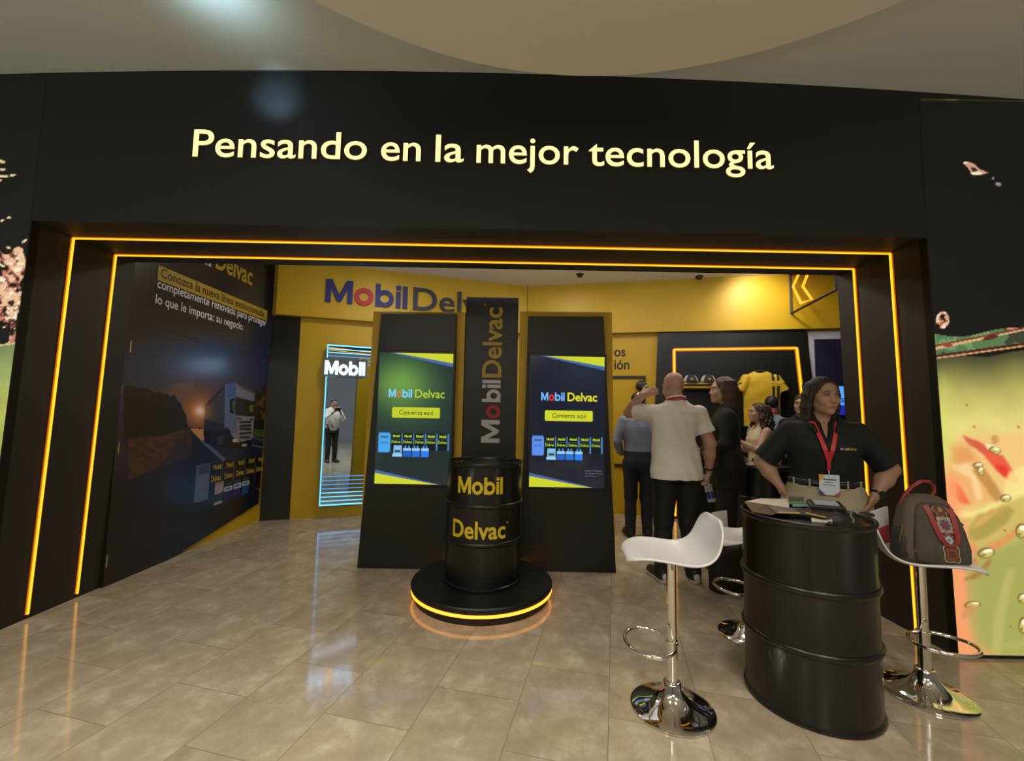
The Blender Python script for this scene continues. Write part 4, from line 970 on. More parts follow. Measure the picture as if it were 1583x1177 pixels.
# ================================================================== BAR STOOLS
def stool(label, loc, yaw, ring_yaw, seat_z, back=True, group='white bar stools'):
    t = thing('bar_stool', label, 'bar stool', loc, 0, group)
    MB().lathe([(.180, 0), (.187, .003), (.187, .008), (.180, .013), (.150, .021), (.110, .035), (.075, .054), (.052, .078), (.042, .102), (.040, .118), (.036, .122), (.026, .123)], 64).build('base', M['chrome'], t, smooth=True)
    MB().lathe([(.0262, .123), (.0262, .288), (.029, .289), (.029, .302), (.0262, .303)], 32).build('lower_tube', M['chrome'], t, smooth=True)
    MB().lathe([(.0225, .303), (.0225, seat_z - .055), (.03, seat_z - .05), (.03, seat_z - .03)], 32).build('gas_lift', M['chrome'], t, smooth=True)
    # D shaped foot rest
    pts = []
    for i in range(33):
        a = -PI * .5 + 2 * PI * i / 32
        pts.append((.135 * math.cos(a) * (1.0 if math.sin(a) < .3 else .95), -.105 + .112 * math.sin(a), .295))
    f = MB().tube(pts[:-1], .0085, 10, closed=True).build('footrest', M['chrome'], t, smooth=True); f.rotation_euler = (0, 0, ring_yaw)
    MB().tube([(0, .0, seat_z - .042), (.10, -.02, seat_z - .048), (.14, -.03, seat_z - .05)], .0055, 8).build('height_lever', M['chrome'], t, smooth=True).rotation_euler = (0, 0, yaw)
    # moulded shell
    prof = [(-.225, -.028), (-.215, -.010), (-.19, .000), (-.14, -.002), (-.08, -.010), (-.02, -.022), (.04, -.030), (.09, -.026), (.13, -.008), (.16, .026), (.18, .068), (.197, .110), (.210, .142), (.218, .158)]
    hw = [.085, .125, .155, .178, .190, .196, .198, .197, .194, .190, .182, .165, .130, .070]
    n = len(prof); mcols = 15; V = []; F = []
    for i, ((y, z), h) in enumerate(zip(prof, hw)):
        k = i / (n - 1)
        for j in range(mcols):
            tt = -1 + 2 * j / (mcols - 1); x = h * math.sin(tt * PI / 2) if i in (0, n - 1) else h * tt
            cup = (.028 * abs(tt) ** 2.4) * min(1, max(0, (k - .05) * 3)) * (1 if k < .6 else max(0, 1 - (k - .6) * 2))
            V.append((x, y - (.035 * tt * tt * max(0, (k - .55) * 2.2)), z + cup - (.010 * abs(tt) ** 3 if k < .2 else 0)))
    for i in range(n - 1):
        for j in range(mcols - 1): F.append((i * mcols + j, i * mcols + j + 1, (i + 1) * mcols + j + 1, (i + 1) * mcols + j))
    s = mesh('seat_shell', V, F, M['white_plastic'], t, True)
    sd = s.modifiers.new('thickness', 'SOLIDIFY'); sd.thickness = .013; sd.offset = -1
    ss = s.modifiers.new('smooth', 'SUBSURF'); ss.levels = 2; ss.render_levels = 2
    s.location = (0, 0, seat_z); s.rotation_euler = (0, 0, yaw)
    return t
S1 = (.772, 2.10, 0); S2 = (2.085, 2.241, 0); S3 = (1.52, 2.79, 0)
stool('white bar stool left of the foreground drum, nearest and empty', S1, math.radians(-96), math.radians(-88), .715)
stool('white bar stool carrying the brown backpack at the right', S2, math.radians(58), math.radians(-4), .675)
stool('white bar stool mostly hidden behind the foreground drum', S3, math.radians(-84), math.radians(-80), .605)

# ================================================================== BACKPACK AND SMALL ITEMS
M['pack'] = mat('olive_brown_canvas', (.062, .055, .040), .8, bump=.3, bscale=160, var=.15, vscale=30); M['pack_top'] = mat('brown_canvas', (.10, .075, .055), .8, bump=.3, bscale=160)
M['pack_dark'] = mat('dark_side_pocket', (.022, .022, .018), .7, bump=.2, bscale=120); M['red_leather'] = mat('red_leather', (.26, .022, .022), .35); M['bronze'] = mat('bronze_zip', (.25, .15, .06), .4, .8)
bp = thing('backpack', 'olive-brown backpack with an embroidered front band and red straps on the stool', 'backpack', (2.085, 2.19, .665), math.radians(-16)); bp.scale = (.80, .84, 1.02)
def loft(levels, n=40, ex=4.0, cx=0, cy=0):
    V = []; F = []
    for z, a, b, ox, oy in levels:
        for j in range(n):
            t = 2 * PI * j / n; c, s = math.cos(t), math.sin(t)
            V.append((cx + ox + a * math.copysign(abs(c) ** (2 / ex), c), cy + oy + b * math.copysign(abs(s) ** (2 / ex), s), z))
    for i in range(len(levels) - 1):
        for j in range(n): F.append((i * n + j, i * n + (j + 1) % n, (i + 1) * n + (j + 1) % n, (i + 1) * n + j))
    F += [tuple(range(n - 1, -1, -1)), tuple((len(levels) - 1) * n + j for j in range(n))]
    return V, F
V, F = loft([(0, .15, .075, 0, 0), (.012, .168, .088, 0, 0), (.05, .172, .092, 0, 0), (.12, .162, .088, 0, .004), (.20, .142, .078, 0, .01), (.25, .126, .068, 0, .014), (.285, .104, .054, 0, .018), (.305, .07, .034, 0, .02), (.311, .03, .014, 0, .02)])
mesh('body', V, F, M['pack_top'], bp, True)
V, F = loft([(.004, .120, .03, .02, -.075), (.02, .136, .04, .02, -.078), (.08, .138, .042, .02, -.076), (.16, .124, .038, .018, -.064), (.22, .108, .032, .014, -.052), (.262, .088, .024, .01, -.04), (.28, .05, .012, .01, -.034)])
mesh('front_pocket', V, F, M['pack'], bp, True)
V, F = loft([(.006, .02, .05, -.155, -.01), (.02, .028, .066, -.156, -.01), (.10, .027, .064, -.146, -.006), (.15, .02, .05, -.136, 0), (.165, .008, .02, -.13, 0)])
mesh('side_pocket', V, F, M['pack_dark'], bp, True)
MB().tube([(-.178, -.05, .02), (-.17, -.056, .10), (-.148, -.05, .17)], .003, 6).build('zip', M['bronze'], bp)
MB().tube([(-.120 + .02 * k, -.10 + .008 * k, .05 + .04 * k) for k in range(5)], .0016, 5).build('seam', M['bronze'], bp)
# embroidered band
nb, nh = 36, 110
U, Z = np.meshgrid(np.linspace(-1, 1, nb), np.linspace(.012, .268, nh)); U, Z = U.T, Z.T
hd = np.interp(Z, [.004, .02, .08, .16, .22, .262, .28], [-.105, -.118, -.118, -.102, -.084, -.064, -.046]); hx = np.interp(Z, [0, .27], [.036, .052]); cx = np.interp(Z, [0, .27], [.055, .028])
P = np.stack([cx + U * hx, hd - .003 + .003 * U ** 2, Z], -1)
col = np.zeros(U.shape + (3,)); col[:] = (58, 34, 30); XX = U * hx
def flower(cz, r, cs, petals, ph=0):
    ang = np.arctan2(Z - cz, XX) + ph; rr = np.hypot(XX, Z - cz)
    for f, c in cs: fill(col, rr < r * f * (1 + .16 * np.cos(petals * ang)), c)
flower(.185, .040, ((1.0, (176, 168, 140)), (.84, (96, 50, 44)), (.78, (170, 160, 132)), (.62, (66, 70, 104)), (.34, (134, 44, 56))), 8)
flower(.120, .028, ((1.1, (150, 46, 44)), (.86, (92, 100, 128)), (.6, (186, 184, 170)), (.28, (110, 120, 150))), 10)
flower(.058, .040, ((1.05, (168, 160, 128)), (.93, (62, 40, 30)), (.78, (120, 62, 40)), (.4, (88, 44, 34))), 4, .78)
flower(.252, .036, ((1.0, (150, 140, 110)), (.88, (92, 52, 32)), (.3, (150, 120, 60))), 6)
n = vnoise(XX * 700, Z * 700, 41); fill(col, (n > .68), (120, 108, 84), .35)
grid_paint('embroidered_band', P, np.ones((nb - 1, nh - 1), bool), col, painted('embroidery', 0, 1.0, .8), bp)
def ribbon(name, pts, wv, m, parent, th=.003):
    V = []; F = []; W_ = Vector(wv)
    for p in pts:
        p = Vector(p); V += [p - W_, p + W_, p + W_ + Vector((0, th, 0)), p - W_ + Vector((0, th, 0))]
    for i in range(len(pts) - 1):
        for j in range(4): F.append((i * 4 + j, i * 4 + (j + 1) % 4, i * 4 + 4 + (j + 1) % 4, i * 4 + 4 + j))
    F += [(0, 3, 2, 1), tuple(len(V) - 4 + j for j in range(4))]
    return mesh(name, V, F, m, parent)
ribbon('red_strap', [(-.035, -.060, .268), (-.030, -.086, .235), (-.016, -.106, .18), (.002, -.122, .125), (.030, -.127, .098), (.048, -.129, .092)], (.0125, 0, .003), M['red_leather'], bp)
ribbon('red_strap', [(.078, -.060, .266), (.080, -.086, .235), (.083, -.106, .18), (.082, -.122, .125), (.066, -.127, .098), (.050, -.129, .092)], (.0125, 0, .003), M['red_leather'], bp)
MB().tube([(-.12, .03, .25), (-.095, .03, .30), (-.05, .03, .345), (.0, .03, .372), (.04, .03, .372), (.062, .03, .352), (.062, .03, .325), (.045, .03, .30), (.03, .025, .285)], .0085, 8, sx=1.6).build('red_handle', M['red_leather'], bp, smooth=True)
MB().tube([(.12, -.02, .20), (.15, -.03, .19), (.165, -.03, .18)], .004, 6).build('zip_pull', M['pack_dark'], bp)
# white and red folder standing behind the backpack
fo = thing('folder', 'white and red folder leaning between the foreground drum and the backpack', 'folder', (1.915, 2.335, .69), math.radians(20))
MB().prism([(-.05, -.002, .0), (.16, -.002, .0), (.16, -.002, .19), (-.05, -.002, .155)], (0, .012, 0)).build('folder_cover', M['white_plastic'], fo)
MB().prism([(-.05, -.004, .0), (.16, -.004, .0), (.16, -.004, .095), (-.05, -.004, .062)], (0, .0018, 0)).build('red_flap', mat('red_card', (.48, .03, .05), .5), fo)

# black tote on the floor with a white folder
tb = thing('tote_bag', 'black tote bag on the floor beside the bald man', 'bag', (1.73, 3.47, 0), math.radians(12))
V, F = loft([(0, .13, .06, 0, 0), (.01, .145, .072, 0, 0), (.14, .148, .072, 0, 0), (.27, .15, .06, 0, 0), (.33, .152, .045, 0, 0), (.335, .145, .035, 0, 0)], ex=6)
M['tote'] = mat('black_tote_cloth', (.008, .008, .009), .75, bump=.3, bscale=25)
mesh('bag_body', V, F, M['tote'], tb, True)
for s in (-1, 1):
    MB().tube([(-.07, s * .045, .30), (-.06, s * .046, .40), (-.02, s * .03, .45), (.02, s * .03, .45), (.06, s * .046, .40), (.07, s * .045, .30)], .006, 6).build('handle', M['tote'], tb, smooth=True)
wf = thing('folder', 'small white folder sticking out of the black tote bag', 'folder', (1.675, 3.47, .30), math.radians(12))
mesh('folder_cover', *(lambda b: (b.v, b.f))(MB().hexa([(-.07, -.012, .04), (.06, -.012, .04), (.06, .0, .04), (-.07, .0, .04), (-.085, -.012, .30), (.045, -.012, .315), (.045, 0, .315), (-.085, 0, .30)])), M['white_plastic'], wf)
# ================================================================== FIGURES: smooth distance-field modelling
class Field:
    def __init__(s, res, lo, hi):
        s.h = res; s.lo = np.array(lo, float); n = np.ceil((np.array(hi) - s.lo) / res).astype(int) + 1; s.n = n
        s.ax = [s.lo[i] + np.arange(n[i]) * res for i in range(3)]
        s.F = np.full(tuple(n), 1.0, np.float32)
    def box(s, lo, hi, pad):
        sl = []; ax = []
        for i in range(3):
            a = max(0, int((lo[i] - pad - s.lo[i]) / s.h)); b = min(s.n[i], int((hi[i] + pad - s.lo[i]) / s.h) + 2)
            if b <= a: return None, None
            sl.append(slice(a, b)); sh = [1, 1, 1]; sh[i] = b - a; ax.append(s.ax[i][a:b].reshape(sh))
        return tuple(sl), ax
    def put(s, d, sl, k):
        F = s.F[sl]
        if k > 0:
            hh = np.maximum(k - np.abs(F - d), 0) / k; s.F[sl] = np.minimum(F, d) - hh * hh * k * .25
        else: s.F[sl] = np.minimum(F, d)
    def cut(s, d, sl, k):
        F = s.F[sl]; d = -d
        if k > 0:
            hh = np.maximum(k - np.abs(F - d), 0) / k; s.F[sl] = np.maximum(F, d) + hh * hh * k * .25
        else: s.F[sl] = np.maximum(F, d)
    def _cone(s, a, b, ra, rb, k):
        a = np.array(a, float); b = np.array(b, float); m = max(ra, rb)
        sl, ax = s.box(np.minimum(a, b) - m, np.maximum(a, b) + m, k + 4 * s.h)
        if sl is None: return None, None
        ab = b - a; L = max(ab @ ab, 1e-9); X, Y, Z = ax[0] - a[0], ax[1] - a[1], ax[2] - a[2]
        t = np.clip((X * ab[0] + Y * ab[1] + Z * ab[2]) / L, 0, 1)
        return np.sqrt((X - t * ab[0]) ** 2 + (Y - t * ab[1]) ** 2 + (Z - t * ab[2]) ** 2) - (ra + t * (rb - ra)), sl
    def cone(s, a, b, ra, rb=None, k=.02):
        d, sl = s._cone(a, b, ra, ra if rb is None else rb, k)
        if sl is not None: s.put(d, sl, k)
    def chain(s, pts, rs, k=.02):
        for i in range(len(pts) - 1): s.cone(pts[i], pts[i + 1], rs[i], rs[i + 1], k)
    def _ell(s, c, r, R, k):
        c = np.array(c, float); r = np.array(r, float); m = r.max()
        sl, ax = s.box(c - m, c + m, k + 4 * s.h)
        if sl is None: return None, None
        X, Y, Z = ax[0] - c[0], ax[1] - c[1], ax[2] - c[2]
        if R is not None: X, Y, Z = (R[0][0] * X + R[1][0] * Y + R[2][0] * Z, R[0][1] * X + R[1][1] * Y + R[2][1] * Z, R[0][2] * X + R[1][2] * Y + R[2][2] * Z)
        q = np.sqrt((X / r[0]) ** 2 + (Y / r[1]) ** 2 + (Z / r[2]) ** 2); g = np.sqrt((X / r[0] ** 2) ** 2 + (Y / r[1] ** 2) ** 2 + (Z / r[2] ** 2) ** 2)
        return q * (q - 1) / np.maximum(g, 1e-6), sl
    def ell(s, c, r, R=None, k=.02):
        d, sl = s._ell(c, r, R, k)
        if sl is not None: s.put(d, sl, k)
    def cut_ell(s, c, r, R=None, k=.01):
        d, sl = s._ell(c, r, R, k)
        if sl is not None: s.cut(d, sl, k)
    def cut_cone(s, a, b, ra, rb, k=.01):
        d, sl = s._cone(a, b, ra, rb, k)
        if sl is not None: s.cut(d, sl, k)
    def stack(s, lv, z0, z1, grow=0, k=.02):
        lv = np.array(lv); rx, ry = lv[:, 1].max() + grow, lv[:, 2].max() + grow + .04
        sl, ax = s.box((-rx, -ry, z0), (rx, ry, z1), k + 4 * s.h)
        z = ax[2]; a = np.interp(z, lv[:, 0], lv[:, 1]) + grow; b = np.interp(z, lv[:, 0], lv[:, 2]) + grow; c = np.interp(z, lv[:, 0], lv[:, 3])
        X, Y = ax[0], ax[1] - c
        q = np.sqrt((X / a) ** 2 + (Y / b) ** 2); g = np.sqrt((X / a ** 2) ** 2 + (Y / b ** 2) ** 2)
        d = q * (q - 1) / np.maximum(g, 1e-6)
        d = np.maximum(np.maximum(d, z0 - z), z - z1)
        s.put(d, sl, k)
    def clip(s, n, o):
        """keep the half-space behind the plane"""
        n = np.array(n, float); o = np.array(o, float)
        d = (s.ax[0].reshape(-1, 1, 1) - o[0]) * n[0] + (s.ax[1].reshape(1, -1, 1) - o[1]) * n[1] + (s.ax[2].reshape(1, 1, -1) - o[2]) * n[2]
        s.F = np.maximum(s.F, d.astype(np.float32))
    def folds(s, amp, seed=0, f=1.0):
        X, Y, Z = s.ax[0].reshape(-1, 1, 1), s.ax[1].reshape(1, -1, 1), s.ax[2].reshape(1, 1, -1)
        p = seed * 1.7
        n = np.sin(f * (22 * Z + 9 * np.sin(7 * X + p) + 6 * np.sin(9 * Y + p))) * np.sin(f * (9 * X + 6 * Y + 5 * Z) + p) + .5 * np.sin(f * (31 * Z - 17 * X + 12 * Y) + 2 * p)
        s.F = s.F + (amp * n).astype(np.float32)
    def mesh(s):
        F = s.F; S = F < 0; n = F.shape
        c = np.zeros((n[0] - 1, n[1] - 1, n[2] - 1), np.uint8)
        for i in (0, 1):
            for j in (0, 1):
                for k in (0, 1): c += S[i:n[0] - 1 + i, j:n[1] - 1 + j, k:n[2] - 1 + k]
        ids = np.argwhere((c > 0) & (c < 8)); m = np.full(c.shape, -1, np.int32); m[tuple(ids.T)] = np.arange(len(ids))
        acc = np.zeros((len(ids), 3)); cnt = np.zeros(len(ids))
        cor = [(0, 0, 0), (1, 0, 0), (0, 1, 0), (1, 1, 0), (0, 0, 1), (1, 0, 1), (0, 1, 1), (1, 1, 1)]
        val = [F[ids[:, 0] + a, ids[:, 1] + b, ids[:, 2] + d] for a, b, d in cor]
        for a, b in ((0, 1), (2, 3), (4, 5), (6, 7), (0, 2), (1, 3), (4, 6), (5, 7), (0, 4), (1, 5), (2, 6), (3, 7)):
            fa, fb = val[a], val[b]; x = (fa < 0) != (fb < 0); t = np.where(x, fa / np.where(x, fa - fb, 1), 0)
            pa, pb = np.array(cor[a], float), np.array(cor[b], float)
            acc += np.where(x[:, None], pa + t[:, None] * (pb - pa), 0); cnt += x
        V = s.lo + (ids + acc / cnt[:, None]) * s.h
        Q = []
        for ax in range(3):
            o = [0, 0, 0]; o[ax] = 1
            A = S[:n[0] - o[0], :n[1] - o[1], :n[2] - o[2]]; B = S[o[0]:, o[1]:, o[2]:]
            e = np.argwhere(A != B); u, v = [(1, 2), (2, 0), (0, 1)][ax]
            e = e[(e[:, u] > 0) & (e[:, v] > 0) & (e[:, u] < n[u] - 1) & (e[:, v] < n[v] - 1)]
            du = np.zeros(3, int); du[u] = 1; dv = np.zeros(3, int); dv[v] = 1
            q = np.stack([m[tuple((e - du - dv).T)], m[tuple((e - dv).T)], m[tuple(e.T)], m[tuple((e - du).T)]], 1)
            fl = ~A[tuple(e.T)]; q[fl] = q[fl][:, ::-1]; Q.append(q)
        return V, np.concatenate(Q)
def field_obj(name, fld, m, parent, k=1.0, mats=None, relax=1):
    V, Q = fld.mesh()
    for _ in range(relax):                       # one soft relaxation pass
        acc = np.zeros_like(V); cnt = np.zeros(len(V))
        for a, b in ((0, 1), (1, 2), (2, 3), (3, 0)):
            np.add.at(acc, Q[:, a], V[Q[:, b]]); np.add.at(cnt, Q[:, a], 1); np.add.at(acc, Q[:, b], V[Q[:, a]]); np.add.at(cnt, Q[:, b], 1)
        V = V * .5 + .5 * acc / np.maximum(cnt, 1)[:, None]
    V = V * k
    me = bpy.data.meshes.new(name)
    me.vertices.add(len(V)); me.vertices.foreach_set('co', V.astype(np.float32).ravel())
    me.loops.add(Q.size); me.loops.foreach_set('vertex_index', Q.astype(np.int32).ravel())
    me.polygons.add(len(Q)); me.polygons.foreach_set('loop_start', np.arange(0, Q.size, 4, dtype=np.int32)); me.polygons.foreach_set('loop_total', np.full(len(Q), 4, dtype=np.int32))
    me.update(calc_edges=True); me.validate()
    for x in (mats or [m]): me.materials.append(x)
    me.polygons.foreach_set('use_smooth', [True] * len(me.polygons))
    o = bpy.data.objects.new(name, me); return link(o, parent)

FEM = [(.76, .150, .105, .012), (.88, .172, .118, .014), (.98, .152, .105, .006), (1.06, .132, .095, 0), (1.17, .140, .105, -.012), (1.24, .150, .116, -.018), (1.32, .156, .096, -.004), (1.38, .140, .070, .01), (1.42, .080, .055, .014), (1.46, .05, .048, .014)]
MAL = [(.76, .150, .105, .01), (.88, .162, .112, .010), (.98, .156, .108, 0), (1.06, .154, .108, -.006), (1.18, .168, .114, -.008), (1.28, .178, .116, -.004), (1.36, .172, .096, .004), (1.405, .140, .070, .010), (1.435, .085, .058, .014), (1.47, .055, .052, .014)]
def unit(v): v = np.array(v, float); return v / np.linalg.norm(v)
def hand(f, w, d, n, curl=.5, side=1, spread=.0, s=1.0):
    """palm, four fingers and a thumb; d points along the fingers, n out of the palm, side flips the thumb"""
    w = np.array(w, float); d = unit(d); n = np.array(n, float); n = unit(n - d * (n @ d)); t = np.cross(d, n) * side
    R = np.stack([t, n, d], 1)
    f.ell(w + d * .048 * s, np.array([.041, .015, .052]) * s, R, k=.012)
    f.cone(w, w + d * .03 * s, .024 * s, .022 * s, k=.015)
    for i, (o, L) in enumerate(((.028, .066), (.0095, .076), (-.0095, .070), (-.027, .054))):
        p = w + d * .088 * s + t * o * s; a = 0; dd = unit(d + t * o * (3 + spread * 20)); L *= s
        for j, fr in enumerate((.45, .32, .26)):
            a += curl * (.55 if j == 0 else .8)
            e = unit(dd * math.cos(a) + n * math.sin(a)); q = p + e * L * fr
            f.cone(p, q, (.0092 - .0008 * j) * s, (.0086 - .0008 * j) * s, k=.005); p = q
    p = w + d * .022 * s + t * .028 * s
    for j, (L, m_) in enumerate(((.042, .35), (.030, .6), (.024, .8))):
        e = unit(d * (.75) + t * (.75 - .35 * j) + n * (m_ * (.4 + curl * .5))); q = p + e * L * s
        f.cone(p, q, (.0125 - .0015 * j) * s, (.0112 - .0015 * j) * s, k=.008); p = q

def person(label, loc, yaw, H, sex, skin, shirt, trousers, shoe, hair=None, hair_style='short', girth=1.0, head=(0, 0, 0), L=None, Rr=None, sleeve=.55, hem=.80, res=.006, waist=1.02, neck_v=0, group=None, tucked=False, name='person', dress=False, face=True, sole=None, belt=None, sleeveless=False, shirt_folds=.0022, flare=0.0, stance=.0, vtop=None, hres=None, hips=1.0):
    k = H / 1.7; t = thing(name, label, 'person', loc, yaw, group)
    lv = [(z, a * girth * (hips if z < .95 else 1 + (hips - 1) * .5 if z < 1.0 else 1), b * girth, c) for z, a, b, c in (FEM if sex == 'f' else MAL)]
    sx = (.160 if sex == 'f' else .182) * (1 + (girth - 1) * .6); sz = 1.338 if sex == 'f' else 1.352
    ua, fa, wr = ((.050, .039, .0235) if sex == 'f' else (.056, .044, .028)); ua *= girth; fa *= girth
    hc = np.array([0, -.012, 1.575]); hy, hp, hr = [math.radians(a) for a in head]
    Rm = Matrix.Rotation(hy, 3, 'Z') @ Matrix.Rotation(hp, 3, 'X') @ Matrix.Rotation(hr, 3, 'Y'); Rh = np.array(Rm)
    hc = hc + np.array([math.sin(hy) * .012, -math.cos(hy) * .012, 0]) * (1 + 3 * math.sin(max(hp, 0)))
    T = lambda p: hc + Rh @ np.array(p, float)
    arms = {}
    for s, A_ in ((1, L), (-1, Rr)):
        e, wv, hd, hn, cu = A_ or ((s * (sx + .07), .02, 1.08), (s * (sx + .075), -.05, .84), (0, -.1, -1), (-s, 0, 0), .5)
        arms[s] = [np.array([s * sx, .012, sz]), np.array(e, float), np.array(wv, float), hd, hn, cu]
    allp = np.array([p for a in arms.values() for p in a[:3]] + [[.26, .2, 0], [-.26, -.22, 1.72]])
    lo = allp.min(0) - .16; hi = allp.max(0) + .16; lo[2] = -.005; hi[2] = max(hi[2], 1.74)
    # ---- body
    f = Field(res, lo, hi)
    f.stack(lv, .85, 1.46, -.010, k=.03)
    f.cone((0, .016, 1.39), T((0, .018, -.07)), .058 if sex == 'm' else .049, .052 if sex == 'm' else .046, k=.03)
    f.ell(T((0, .014, .034)), (.074, .092, .083), Rh, k=.02); f.ell(T((0, -.028, -.03)), (.0615, .062, .088), Rh, k=.03)
    for s in (1, -1):
        f.cone(T((s * (.042 if sex == 'm' else .038), -.012, -.06)), T((s * .009, -.070, -.098)), .026 if sex == 'm' else .022, .0165 if sex == 'm' else .0145, k=.03)
        f.ell(T((s * .037, -.062, -.030)), (.026, .024, .026), Rh, k=.02)
        f.cone(T((s * .012, -.088, .028)), T((s * .045, -.070, .026)), .0085, .007, k=.016)
        f.cut_ell(T((s * .0315, -.098, .006)), (.018, .014, .011), Rh, k=.012)
        f.ell(T((s * .076, .010, -.006)), (.009, .021, .031), Rh, k=.006)
        f.cut_ell(T((s * .088, .004, -.004)), (.006, .012, .02), Rh, k=.006)
        f.ell(T((s * .0115, -.092, -.034)), (.0085, .010, .0075), Rh, k=.006)
    f.cone(T((0, -.084, .012)), T((0, -.102, -.028)), .0075, .0105, k=.014)
    f.ell(T((0, -.083, -.064)), (.026, .013, .019), Rh, k=.016); f.ell(T((0, -.083, -.100)), (.016, .012, .012), Rh, k=.016)
    f.cut_cone(T((-.019, -.103, -.0655)), T((.019, -.103, -.0655)), .0028, .0028, k=.004)
    for s in (1, -1):
        a = arms[s]
        f.cone(a[0], a[1], ua * .96, fa, k=.035); f.cone(a[1], a[1] * .6 + a[2] * .4, fa, fa * .98, k=.02); f.cone(a[1] * .6 + a[2] * .4, a[2], fa * .98, wr, k=.02)
        hand(f, a[2], a[3], a[4], a[5], side=s if sex else s)
        kn = (s * (.088 + stance * .5), -.012, .46); an = (s * (.092 + stance), .012, .08)
        f.chain([(s * .088, .012, .86), kn, an], [.088 * girth, .056, .042], k=.03)
        f.cone((an[0], .03, .045), (an[0] + s * .03, -.12, .03), .035, .03, k=.02)
    b = field_obj('body', f, M[skin], t, k)
    # ---- eyes, brows, lips
    if face:
        for s in (1, -1):
            c = T((s * .0315, -.0775, .0055))
            f2 = Field(.0022, c - .02, c + .02); f2.ell(c, (.0135, .0125, .0072), Rh, k=0); e = field_obj('eye', f2, M['eye_white'], t, k, relax=0)
            ci = T((s * .0315 + .002 * np.sign(hy if hy else 1), -.0815, .0055)); f2 = Field(.0016, ci - .014, ci + .014); f2.ell(ci, (.0068, .0092, .0070), Rh, k=0); field_obj('iris', f2, M['iris'], e, k, relax=0)
            V = [T((s * x, y, z)) * k for x, y, z in ((.015, -.0945, .0265), (.026, -.0935, .0295), (.038, -.087, .0295), (.050, -.074, .0245))]
            MB().tube(V, [.0022 * k, .0030 * k, .0025 * k, .0010 * k], 8).build('eyebrow', M['brow'], t, smooth=True)
            V = [T((s * x, y, z)) * k for x, y, z in ((.0185, -.0885, .0065), (.026, -.0905, .0135), (.036, -.0885, .0140), (.0455, -.0810, .0080))]
            if face == 'full': MB().tube(V, .0019 * k, 6).build('eyelid', M['brow'], t, smooth=True)
        f2 = Field(.002, T((0, -.09, -.065)) - .045, T((0, -.09, -.065)) + .045)
        for s in (1, -1): f2.cone(T((s * .004, -.0975, -.0605)), T((s * .020, -.0905, -.0645)), .0036, .0016, k=.003)
        f2.cone(T((-.010, -.0945, -.0710)), T((.010, -.0945, -.0710)), .0044, .0044, k=.003)
        for s in (1, -1): f2.cone(T((s * .010, -.0945, -.0710)), T((s * .020, -.0905, -.0655)), .0044, .0016, k=.003)
        field_obj('lips', f2, M[skin + '_lips'], t, k, relax=0)
    # ---- hair
    if hair:
        f = Field(hres or max(.0045, res * .8), hc - np.array([.2, .2, .42]), hc + np.array([.2, .2, .16])); r_ = random.Random(int(H * 1000))
        if hair_style == 'short':
            f.ell(T((0, .018, .036)), (.081, .098, .088), Rh, k=.01); f.cut_ell(T((0, -.095, -.030)), (.072, .085, .092), Rh, k=.006); f.cut_ell(T((0, -.02, -.09)), (.12, .10, .065), Rh, k=.006)
            for s in (1, -1): f.cone(T((s * .072, -.008, .02)), T((s * .072, -.012, -.012)), .009, .006, k=.01)
            f.folds(.0015, 3, 4)
        else:
            f.ell(T((0, .020, .036)), (.083, .099, .090), Rh, k=.01)
            f.cut_ell(T((0, -.118, -.004)), (.073, .104, .104), Rh, k=.012); f.cut_cone(T((.006, -.10, .118)), T((.006, .03, .132)), .005, .004, k=.012)
            n = 26 if hair_style == 'long' else 22
            for i in range(n):
                ph = math.radians(-104 + 208 * i / (n - 1)) + r_.uniform(-.04, .04); sn, cs = math.sin(ph), math.cos(ph)
                if hair_style == 'long':
                    bot = -.245 + .04 * (1 - cs) * .5 + r_.uniform(-.012, .012)
                    pts = [(.070 * sn, .018 + .086 * cs, .065), (.084 * sn, .020 + .098 * cs, .0), (.090 * sn, .026 + .100 * cs, -.08), (.092 * sn, .030 + .092 * cs, -.16), (.100 * sn, .036 + .088 * cs, bot)]
                    f.chain([T(p) for p in pts], [.018, .019, .018, .015, .006], k=.012)
                else:
                    for lay in range(2):
                        pts = []; rr = 1.10 + .24 * lay; tw = r_.uniform(0, 6)
                        for j in range(9):
                            z = .075 - j * .036 - lay * .01; w_ = .011 * (j / 4 if j < 4 else 1)
                            fl = 1 + .05 * j; pts.append(T((.076 * rr * sn * fl + w_ * math.sin(tw + j * 1.9), .022 + .090 * cs * rr * min(fl, 1.25) + w_ * math.cos(tw + j * 1.9), z)))
                        f.chain(pts, [.016, .017, .017, .017, .016, .015, .014, .011, .006], k=.008)
        if hair_style == 'long':                      # strand grooves
            X, Y, Z = f.ax[0].reshape(-1, 1, 1) - hc[0], f.ax[1].reshape(1, -1, 1) - hc[1] - .02, f.ax[2].reshape(1, 1, -1) - hc[2]
            an_ = np.arctan2(X, Y + 1e-5)
            f.F = f.F + (.0016 * np.sin(38 * an_ + 2.2 * np.sin(16 * Z)) + .0010 * np.sin(71 * an_ + 1.5 * np.sin(23 * Z))).astype(np.float32) * (np.hypot(X, Y) > .03)
        field_obj('hair', f, M[hair], t, k)
    # ---- trousers
    pants = lv
    f = Field(res, (-.30, -.24, -.005), (.30, .24, waist + .05))
    f.stack(pants, .80, waist, .014, k=.02)
    for s in (1, -1):
        kn = (s * (.090 + stance * .5), -.012, .46); an = (s * (.096 + stance), .012, .06)
        f.chain([(s * .088, .010, .85), kn, an], [.100 * girth * hips, .072 * (1 + (girth - 1) * .7), .060], k=.028)
    f.cone((0, .01, .82), (0, .01, .86), .06, .06, k=.03)
    f.folds(.0025, 5, .9); f.clip((0, 0, 1), (0, 0, waist)); f.clip((0, 0, -1), (0, 0, .028))
